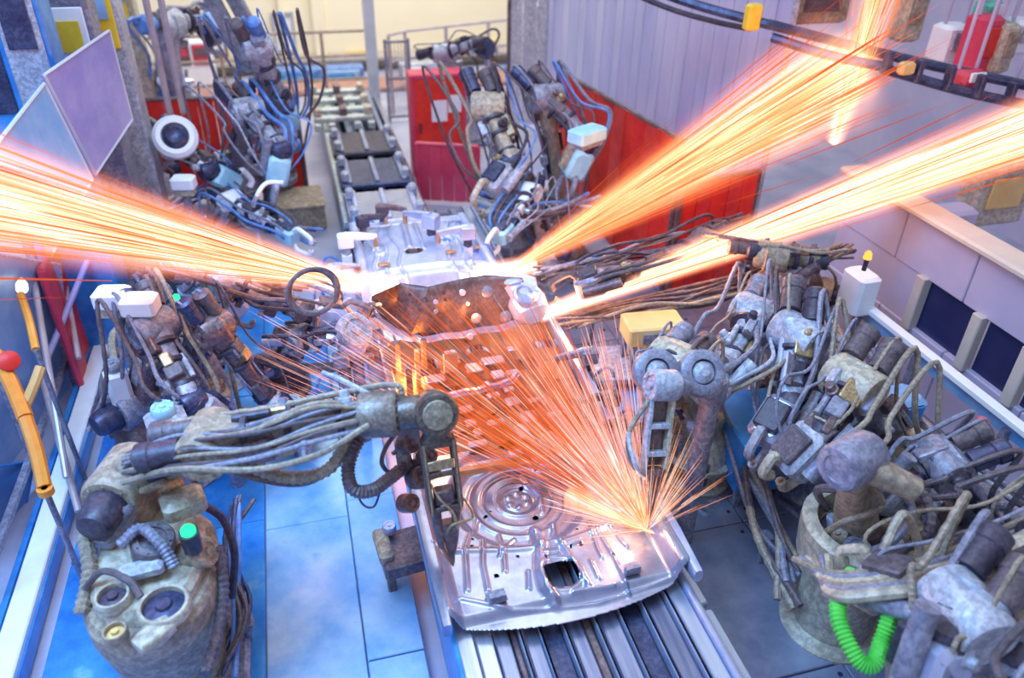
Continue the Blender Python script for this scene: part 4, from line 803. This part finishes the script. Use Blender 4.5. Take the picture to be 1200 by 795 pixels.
# machines with yellow signs beyond the left fence
def machine(label, px, py, Y, w_, h_, z0, cols, cat='machine', name='machine_panel'):
    p = aY(px, py, Y); t = thing(name, label, cat, V((p.x, Y, 0)))
    MB().box((p.x, Y, (p.z+h_/2)/2), (w_, .4, p.z+h_/2), ch=.02).build('housing', cols[0], t, smooth=False)
    n = 2
    for i in range(n):
        MB().box((p.x-w_*.24+w_*.48*i, Y-.21, p.z), (w_*.42, .03, h_*.8), ch=.01).build('door', cols[1+i], t, smooth=False)
        MB().box((p.x-w_*.24+w_*.48*i, Y-.24, p.z+h_*.12), (w_*.30, .02, h_*.3)).build('sign_plate', cols[2-i], t)
    return t
machine('machine with yellow and white panels beyond the left fence', 58, 52, 8.6, .9, .9, 0, (grey, yellow, white))
machine('machine with blue and yellow panels behind the lilac screen', 92, 15, 9.3, .8, .8, 0, (palegrey, bluescreen, yellow))
machine('dark blue machine column at the top left corner', 8, 45, 7.6, .7, 1.4, 0, (steelblue, navy, palegrey))
machine('red-signed cabinet between the dark column and the yellow panels', 34, 80, 7.9, .4, .6, 0, (palegrey, redc, palegrey))
machine('yellow-lamped cabinet near the cream wall at upper left', 131, 20, 13., .7, .8, 0, (cream, yellow, cream))
machine('small ochre and white cabinet before the cream wall, left of the big robot', 148, 78, 13.2, .6, .5, 0, (palegrey, ochre, white))
machine('low blue vehicle-like machine behind the brown railing', 375, 92, 17.9, 1.9, .5, 0, (hosebl, steelblue, steelblue2))
machine('low red and white machine behind the brown railing', 225, 62, 17.7, .8, .5, 0, (white, brown, redc))
machine('white machine with pink doors behind the grey railing', 500, 88, 17.4, 1.2, .6, 0, (palegrey, white, screen))
machine('pale cabinet behind the grey railing, right part', 640, 40, 16.5, 1.1, 1.2, 0, (white, palegrey, creamwall))

# ------------------------------------------------------------------ right side: rail, booth, cable boom
rl = thing('track_rail', 'long white-blue rail running along the right side by the booth', 'rail', (4.85, 3, 0))
MB().box((4.85, 3.7, 1.0), (.09, 3.2, .06), ch=.01).build('rail', white, rl, smooth=False); MB().box((4.9, 3.7, .9), (.03, 3.2, .14)).build('web', steelblue2, rl)
for y in (2.4, 3.4, 4.4, 5.2): MB().box((4.87, y, .45), (.06, .06, .9)).build('post', grey, rl)
MB().box((4.75, 5.15, 1.15), (.22, .3, .4), ch=.03).build('end_stop', white, rl)
cleanwood = mat('cream_frame', (.55, .50, .44), (.66, .60, .52), 0, .5, 2, .02)
bo = thing('control_booth', 'lilac control booth with dark windows and cream posts at right', 'booth', (5.5, 4.5, 0))
for nm, a, b_, m in (('lower_wall', 0, .70, lilacwall), ('upper_wall', 1.22, 1.75, lilacwall)):
    for k in range(5): MB().box((5.5, 1.95+.9*k+.45, (a+b_)/2), (.15, .89, b_-a), ch=.01).build(nm, m, bo, smooth=False)
for y0, y1 in ((5.08, 4.47), (4.36, 3.93), (3.82, 3.2)): MB().box((5.5, (y0+y1)/2, .96), (.04, y0-y1, .52)).build('window_pane', glassn, bo)
for y in (5.12, 4.415, 3.875, 3.15): MB().box((5.42, y, .96), (.1, .11, .56), ch=.01).build('window_post', cleanwood, bo)
MB().box((5.5, 5.8, .96), (.12, 1.28, .52)).build('side_wall', lilacwall, bo); MB().box((5.5, 2.5, .96), (.12, 1.2, .52)).build('side_wall', ochre, bo)
MB().box((5.45, 4.2, 1.78), (.3, 4.6, .07), ch=.02).build('roof_edge', cleanwood, bo)
bm = thing('cable_boom', 'black twin-rail cable boom slanting across the top right', 'boom', aY(1040, 70, 6.6))
for (a, b_) in (((730, -25, 8.6), (905, 30, 7.5)), ((900, 28, 7.5), (1250, 110, 6.0)), ((905, 44, 7.5), (1045, 80, 6.6)), ((1040, 82, 6.6), (1240, 130, 6.0))):
    MB().tube([aY(*a), aY(*a).lerp(aY(*b_), .5)+V((0, 0, -.03)), aY(*b_)], .05).build('boom_rail', navy, bm)
for k in range(5): p = aY(1040+36*k, 74+9*k, 6.6-.12*k); MB().box(p, (.06, .10, .22), ch=.01).build('spacer', navy, bm)
MB().tube([aY(740, -8, 8.6), aY(790, 12, 8.3), aY(840, 26, 8), aY(880, 34, 7.7)], .03).build('hanging_cable', black, bm)
p = aY(882, 20, 7.6); MB().box(p, (.16, .12, .26), ch=.02).build('trolley_block', yellow, bm, label='yellow block')
p = aY(1062, 80, 6.5); MB().box(p, (.16, .1, .12), ch=.02).build('trolley_block', ochre, bm)
def stand(label, px, py, Y, w_, h_, m, m2, name='machine_panel'):
    p = aY(px, py, Y); t = thing(name, label, 'machine', V((p.x, Y, 0))); MB().box((p.x, Y, p.z), (w_, .3, h_), ch=.04).build('housing', m, t); MB().box((p.x, Y-.16, p.z+.05), (w_*.6, .03, h_*.5), ch=.01).build('door', m2, t)
    for a in (-1, 1):
        if p.z > 1.25: MB().cyl((p.x+a*w_*.35, Y, p.z+h_/2), (p.x+a*w_*.35, Y, 5.1), .018).build('hanger', lilacwall, t)
        else: MB().cyl((p.x+a*w_*.35, Y, 0), (p.x+a*w_*.35, Y, max(.05, p.z-h_/2)), .03).build('leg', lilacwall, t)
stand('red hoist body at the upper right, above the boom', 1146, 52, 7.0, .28, .6, redc, red)
stand('green-lamped box at the upper right corner', 1158, 14, 7.2, .2, .22, mat('sea_green', (.08, .5, .36), (.14, .6, .44)), white)
stand('bright white housing at the right edge, above the boom', 1190, 42, 7.0, .3, .35, white, palegrey)
stand('cream housing between the red hoist and the white one', 1170, 55, 6.9, .22, .5, cream, tan)
stand('pale housing left of the red hoist', 1112, 50, 7.4, .35, .4, white, palegrey)
stand('red and white box hanging under the boom', 1130, 92, 6.5, .3, .2, redc, white)
stand('ochre and cream cabinet at the right edge under the lower jet', 1165, 225, 6.4, .75, .7, cream, ochre)
stand('cream beam housing at the top, right of the upper jet', 1065, 15, 8.0, .3, .6, cream, tan)
stand('reddish housing at the top, left of the upper jet end', 955, 5, 8.6, .8, .4, tan, brown)
stand('lilac equipment case on the right, above the booth', 1090, 270, 6.2, .9, .5, lilacwall, palegrey)
stand('green and cream locker left of the booth windows', 1060, 330, 5.9, .45, .8, greenpale, cream)
stand('blue motor casing in the right-hand cluster', 1050, 478, 4.0, .35, .3, bluescreen, steelblue)
p = at(1150, 498, 1.1); t = thing('warning_lamp', 'small red warning lamp on the right rail', 'lamp', V((p.x, p.y, 0))); MB().lathe(p-V((0, 0, .04)), (0, 0, 1), [(0, .04), (.02, .045), (.09, .04), (.11, .01)], 12).build('lens', redc, t); MB().cyl((p.x, p.y, 0), p-V((0, 0, .04)), .02).build('post', grey, t)

# ------------------------------------------------------------------ hose clutter runs on the floor, one thing each
rc = random.Random(5)
def harness(label, pts, n, r, ms, spread=.12):
    P = [at(*p) for p in pts]; t = thing('hose_harness', label, 'hoses', V((P[0].x, P[0].y, 0)))
    for k in range(n):
        q = [p+V((rc.uniform(-1, 1), rc.uniform(-1, 1), rc.uniform(-.4, 1)))*spread for p in P]; hose(t, q, r*rc.uniform(.6, 1.3), ms[k % len(ms)], rib=(k % 4 == 0))
    for p in P[1:-1:2]: MB().box((p.x, p.y, max(.05, p.z-.1)/1), (.10, .10, .08), ch=.01).build('hose_bracket', grey, t); MB().cyl((p.x, p.y, 0), (p.x, p.y, max(.04, p.z-.1)), .02).build('bracket_post', grey, t)
harness('tangle of tan and grey hoses in the right-hand cluster, along the rail', [(1080, 620, .5), (1040, 520, .8), (1000, 440, 1.0), (960, 380, 1.1), (900, 330, 1.0)], 9, .026, [hoset, hoseg, hoseb, palegrey])
harness('hoses lying right of the grey floor plates, by the round ring housing', [(930, 700, .3), (900, 620, .4), (870, 540, .5), (850, 470, .6), (850, 410, .8)], 8, .024, [hoseg, hoset, hoseb])
harness('tangle of hoses at the bottom right, behind the green hose', [(1180, 620, .6), (1120, 650, .7), (1080, 740, .6), (1120, 800, .5)], 8, .03, [hoseg, hoset, hoseb])
harness('bundle of hoses below the left white boxes', [(120, 500, .6), (130, 440, .9), (160, 390, 1.0), (220, 360, 1.1)], 7, .024, [hoseb, hoseg, hoset])
harness('blue and grey hoses between the far-left robots and the tan box', [(200, 250, .8), (250, 225, 1.0), (300, 260, .8), (370, 280, .7)], 9, .02, [hosebl, hoseg, palegrey, hoseb])
harness('brown hoses under the left spark jet, by the green lamp', [(170, 320, 1.0), (230, 345, 1.2), (290, 335, 1.2), (350, 352, 1.1)], 7, .02, [hoseb, hoseg, black])
harness('pale and blue hoses beside the second car floor on its right', [(560, 235, .8), (600, 255, 1.0), (640, 250, 1.0), (700, 235, 1.0)], 10, .02, [hosebl, palegrey, hoseb, hoseg])
harness('reddish brown cables under the lower right spark jet', [(660, 380, .9), (740, 360, 1.1), (830, 345, 1.2), (920, 320, 1.2), (1000, 300, 1.2)], 12, .02, [hoseb, brown, hoset])
harness('dark cables between the two right spark jets', [(640, 320, 1.2), (700, 310, 1.3), (780, 290, 1.3), (870, 262, 1.3)], 7, .02, [hoseb, hoseg, navy])
harness('hoses by the blue floor right of the near-left robot', [(270, 790, .2), (285, 720, .3), (275, 640, .5), (285, 590, .6)], 6, .022, [navy, hoseb, hosebl], .08)
harness('grey pipes along the right fence foot, behind the ring housing', [(1180, 590, .5), (1100, 530, .6), (1050, 470, .6), (1015, 410, .7)], 7, .028, [hoseg, palegrey, hoseb])

# ------------------------------------------------------------------ sparks
rs = random.Random(21)
def streaks(name, label, p0, dirs, m=heat, grav=.03):
    """dirs: list of (direction vector, start, length, radius, heat)"""
    b = MB()
    for d, st, ln, r, h in dirs:
        L = d.length; d = d.normalized(); _, s_, u = frame(d); pts = []
        for k in range(4):
            t_ = st+ln*k/3; pts.append((V(p0)+d*t_-V((0, 0, grav*t_*t_)), (.35, 1, .9, .12)[k]*r, h*(1-.10*k)))
        vs = []; fs = []
        for q, rr, hh in pts:
            for a in (0, 2.094, 4.189): vs.append(q+(s_*math.cos(a)+u*math.sin(a))*rr); b.h.append(max(0, min(1, hh)))
        for k in range(3):
            for j in range(3): a0 = k*3+j; a1 = k*3+(j+1) % 3; fs.append((a0, a1, a1+3, a0+3))
        fs += [(2, 1, 0), (9, 10, 11)]; b.add(vs, fs)
    o = b.build(name, m, None, smooth=False); return tag(o, label, 'sparks', kind='stuff')
def cone_dirs(axis, ang, n, L, r, hot=.8, flat=1.):
    out = []; d, s_, u = frame(axis)
    for k in range(n):
        rad = abs(rs.gauss(0, .5)); a = rs.uniform(0, 2*math.pi); v = d+s_*math.tan(ang)*rad*math.cos(a)+u*math.tan(ang)*rad*math.sin(a)*flat
        st = L*rs.random()**1.3*.85; ln = L*rs.uniform(.12, .45)
        h = hot-.55*rad+rs.uniform(-.15, .15)-.18*st/L; out.append((v, st, ln, r*rs.uniform(.5, 1.4)*(.7+1.2*st/L), h))
    return out
def gasmat(L, r0, r1, col, st, fade):
    m = bpy.data.materials.new('hot_gas'); m.use_nodes = True; nt = m.node_tree; nt.nodes.clear(); N = nt.nodes; K = nt.links
    def mth(op, a, b=None, c=None, clamp=False):
        n = N.new('ShaderNodeMath'); n.operation = op; n.use_clamp = clamp
        for i_, v in enumerate((a, b, c)):
            if v is None: continue
            if isinstance(v, (int, float)): n.inputs[i_].default_value = v
            else: K.new(v, n.inputs[i_])
        return n.outputs[0]
    o = N.new('ShaderNodeOutputMaterial'); e = N.new('ShaderNodeEmission'); t = N.new('ShaderNodeTexCoord'); sp = N.new('ShaderNodeSeparateXYZ')
    K.new(t.outputs['Object'], sp.inputs[0]); x, y, z = sp.outputs
    Rz = mth('MAXIMUM', mth('MULTIPLY_ADD', z, (r1-r0)/L, r0), .02)
    rho = mth('DIVIDE', mth('SQRT', mth('ADD', mth('MULTIPLY', x, x), mth('MULTIPLY', y, y))), Rz)
    g = mth('SUBTRACT', 1, rho, clamp=True)
    # streaky noise running along the jet: coordinates x/R, y/R stay fixed along a ray from the source
    cb = N.new('ShaderNodeCombineXYZ'); K.new(mth('DIVIDE', x, Rz), cb.inputs[0]); K.new(mth('DIVIDE', y, Rz), cb.inputs[1]); K.new(mth('MULTIPLY', z, .25), cb.inputs[2])
    ns = N.new('ShaderNodeTexNoise'); ns.inputs['Scale'].default_value = 3.2; ns.inputs['Detail'].default_value = 3; K.new(cb.outputs[0], ns.inputs['Vector'])
    nz = mth('MULTIPLY_ADD', ns.outputs[0], 3.2, -.9, clamp=False); nz = mth('MAXIMUM', nz, .1)
    r = N.new('ShaderNodeValToRGB'); el = r.color_ramp.elements; el[0].position = 0; el[0].color = (1, .12, .03, 1); el[1].position = .75; el[1].color = (*col, 1)
    q = el.new(.3); q.color = (1, .10+.45*col[1], .02+.35*col[2], 1)
    K.new(g, r.inputs[0]); K.new(r.outputs[0], e.inputs[0])
    dens = mth('MULTIPLY', mth('POWER', g, 1.5), nz)
    end = mth('SUBTRACT', 1, mth('MULTIPLY', z, fade/L), clamp=True)
    K.new(mth('DIVIDE', mth('MULTIPLY', mth('MULTIPLY', dens, end), st), Rz), e.inputs[1])
    K.new(e.outputs[0], o.inputs['Volume']); return m
def plume(name, label, p0, p1, r0, r1, col, st, fade=.3):
    """glowing gas round the sparks: one tapering volume, thinning outwards"""
    p0, p1 = V(p0), V(p1); ax = p1-p0; L = ax.length
    b = MB().lathe((0, 0, 0), (0, 0, 1), [(-.05, .004), (0, r0), (L, r1), (L+r1*.3, .02)], 24)
    o = b.build(name, gasmat(L, r0, r1, col, st, fade)); o.location = p0; o.rotation_euler = ax.to_track_quat('Z', 'Y').to_euler()
    return tag(o, label, 'glow', kind='stuff')
J = [('left', at(437, 338, 1.15), aY(-260, 172, 4.2), .07, .46, 800, .92, ((1, .64, .52), 5., .15)),
     ('upper', at(588, 324, 1.15), aY(985, 85, 7.0), .05, .66, 1000, .85, ((1, .56, .34), 5., .3)),
     ('lower', at(632, 370, 1.05), aY(1290, 120, 5.2), .085, .34, 900, 1.05, ((1, .74, .60), 10., .5))]
LB = {'left': 'orange-white jet of sparks shooting left from the dash panel corner', 'upper': 'wide orange spark jet rising to the top right from the second car floor', 'lower': 'dense white-orange spark jet shooting right from the wheelhouse bracket'}
for nm, a, b_, r0, r1, n, hot, shl in J:
    ax = b_-a; L = ax.length
    streaks('spark_jet', LB[nm], a, cone_dirs(ax, r1/L*.9, n, L, .0036, hot), grav=.002)
    plume('spark_glow', 'glowing hot gas along the ' + {'left': 'left', 'upper': 'upper right', 'lower': 'lower right'}[nm]+' spark jet', a, b_, r0, r1*1.15, *shl)
    for q, pw in ((.06, 12), (.3, 20), (.6, 16)): point('jet_light', a+ax*q+V((0, -.05, .1)), (1, .42, .16), pw, .15)
a, b_ = aY(978, 165, 6.9), aY(1045, -60, 7.1)
streaks('spark_jet', 'short bright sparks thrown up where the upper right jet ends', a, cone_dirs(b_-a, .22, 300, (b_-a).length, .004, .9), grav=0)
plume('spark_glow', 'bright glowing gas rising where the upper right jet ends', a, b_, .12, .36, (1, .7, .45), 3., .6)
plume('spark_glow', 'white hot glow at the left weld point beside the dash panel', at(462, 334, 1.2), at(335, 322, 1.3), .10, .17, (1, .85, .78), 8., .7)
plume('spark_glow', 'white hot glow at the right weld point, between dash panel and second car floor', at(560, 320, 1.15), at(625, 312, 1.2), .10, .15, (1, .85, .78), 8., .7)
# spray fanning from the right gun's tip over the floor pan
tp = tipR+V((0, 0, .02))
def fan(n, x0, x1, y0, y1, h0, h1, r0, r1, z0, z1, lmax, s0=.12):
    D = []
    for k in range(n):
        q = at(rs.uniform(x0, x1), rs.uniform(y0, y1), rs.uniform(z0, z1)); v = q-tp; L = v.length
        st = L*(s0+(.93-s0)*rs.random()**.8); D.append((v, st, min(L*1.02-st, rs.uniform(.12, lmax))+.05, rs.uniform(r0, r1), rs.uniform(h0, h1)))
    return D
streaks('spark_fan', 'fine orange spark streaks fanning up-left over the car floor from the right gun tip', tp, fan(960, 400, 650, 325, 500, .0, .45, .0010, .0026, 1.0, 1.5, 1.0)+fan(110, 400, 650, 325, 500, .75, 1, .0008, .0015, 1.0, 1.5, .9), grav=.0)
streaks('spark_fan', 'rosy white spark streaks rising from the right gun tip to the shelves behind', tp, fan(520, 600, 750, 370, 520, .1, .8, .0012, .0030, .95, 1.5, .9, .2)+fan(170, 300, 430, 320, 470, .3, .9, .0012, .0024, 1.0, 1.5, .8, .45)+fan(200, 640, 745, 520, 600, .4, 1, .0014, .003, .9, 1.2, .5), m=heatp, grav=.0)
D = []
for k in range(420): v = V((rs.uniform(-.55, .05), rs.uniform(-.05, .6), rs.uniform(.02, .55))); D.append((v, rs.random()**2*.4, rs.uniform(.06, .3), rs.uniform(.0014, .003), rs.uniform(.55, 1)))
for k in range(160): v = V((rs.uniform(.0, .6), rs.uniform(.0, .7), rs.uniform(.02, .9))); D.append((v, rs.random()*.3, rs.uniform(.1, .5), rs.uniform(.0008, .0016), rs.uniform(.7, 1)))
streaks('spark_burst', 'short bright sparks bursting round the tip of the right weld gun', tp, D, grav=.0)
plume('spark_glow', 'glowing hot gas at the right gun tip', tp, tp+V((-.42, .32, .10)), .02, .12, (1, .5, .2), 4., .6)
plume('spark_glow', 'faint rosy glow over the middle of the car floor', tp+V((-.05, .1, .05)), tp+V((-.5, 2.4, .45)), .04, .42, (1, .42, .34), .35, .5)
point('arc_light', tp+V((-.12, .08, .12)), (1, .5, .3), 35, .04)
for p, pw in (((.9, 5.0, .40), 26), ((1.6, 4.9, .40), 18), ((.75, 4.6, 1.3), 10), ((1.2, 5.35, 1.3), 6), ((.62, 5.2, .9), 25), ((1.0, 7.15, .84), 16)):
    point('weld_glow_fill', p, (1, .32, .06), pw, .08)  # orange fill lamps added in and around the floors for weld glow
# shared phrases for the repeats
for o in C.objects:
    if o.parent is None and 'category' in o and 'group' not in o:
        g = {'welding_robot': 'welding robots along the line', 'clamp_unit': 'clamps round the car floors', 'weld_curtain': 'red welding curtains', 'hose_harness': 'hose bundles between the robots', 'car_floor': 'car floors on the conveyor',
             'carrier_trolley': 'carrier trolleys on the far conveyor', 'crate': 'tan boxes beside the far conveyor', 'control_box': 'small control boxes on the robots', 'servo_casing': 'loose casings at the left station', 'guard_tube': 'bent guard tubes at left', 'linkage_tube': 'link tubes at the left weld station',
             'joint_ring': 'twin ring joints on the cream robot', 'spark_jet': 'spark jets', 'strip_curtain': 'strip curtains', 'safety_railing': 'guard railings before the cream wall'}.get(o.name.split('.')[0])
        if g: o['group'] = g
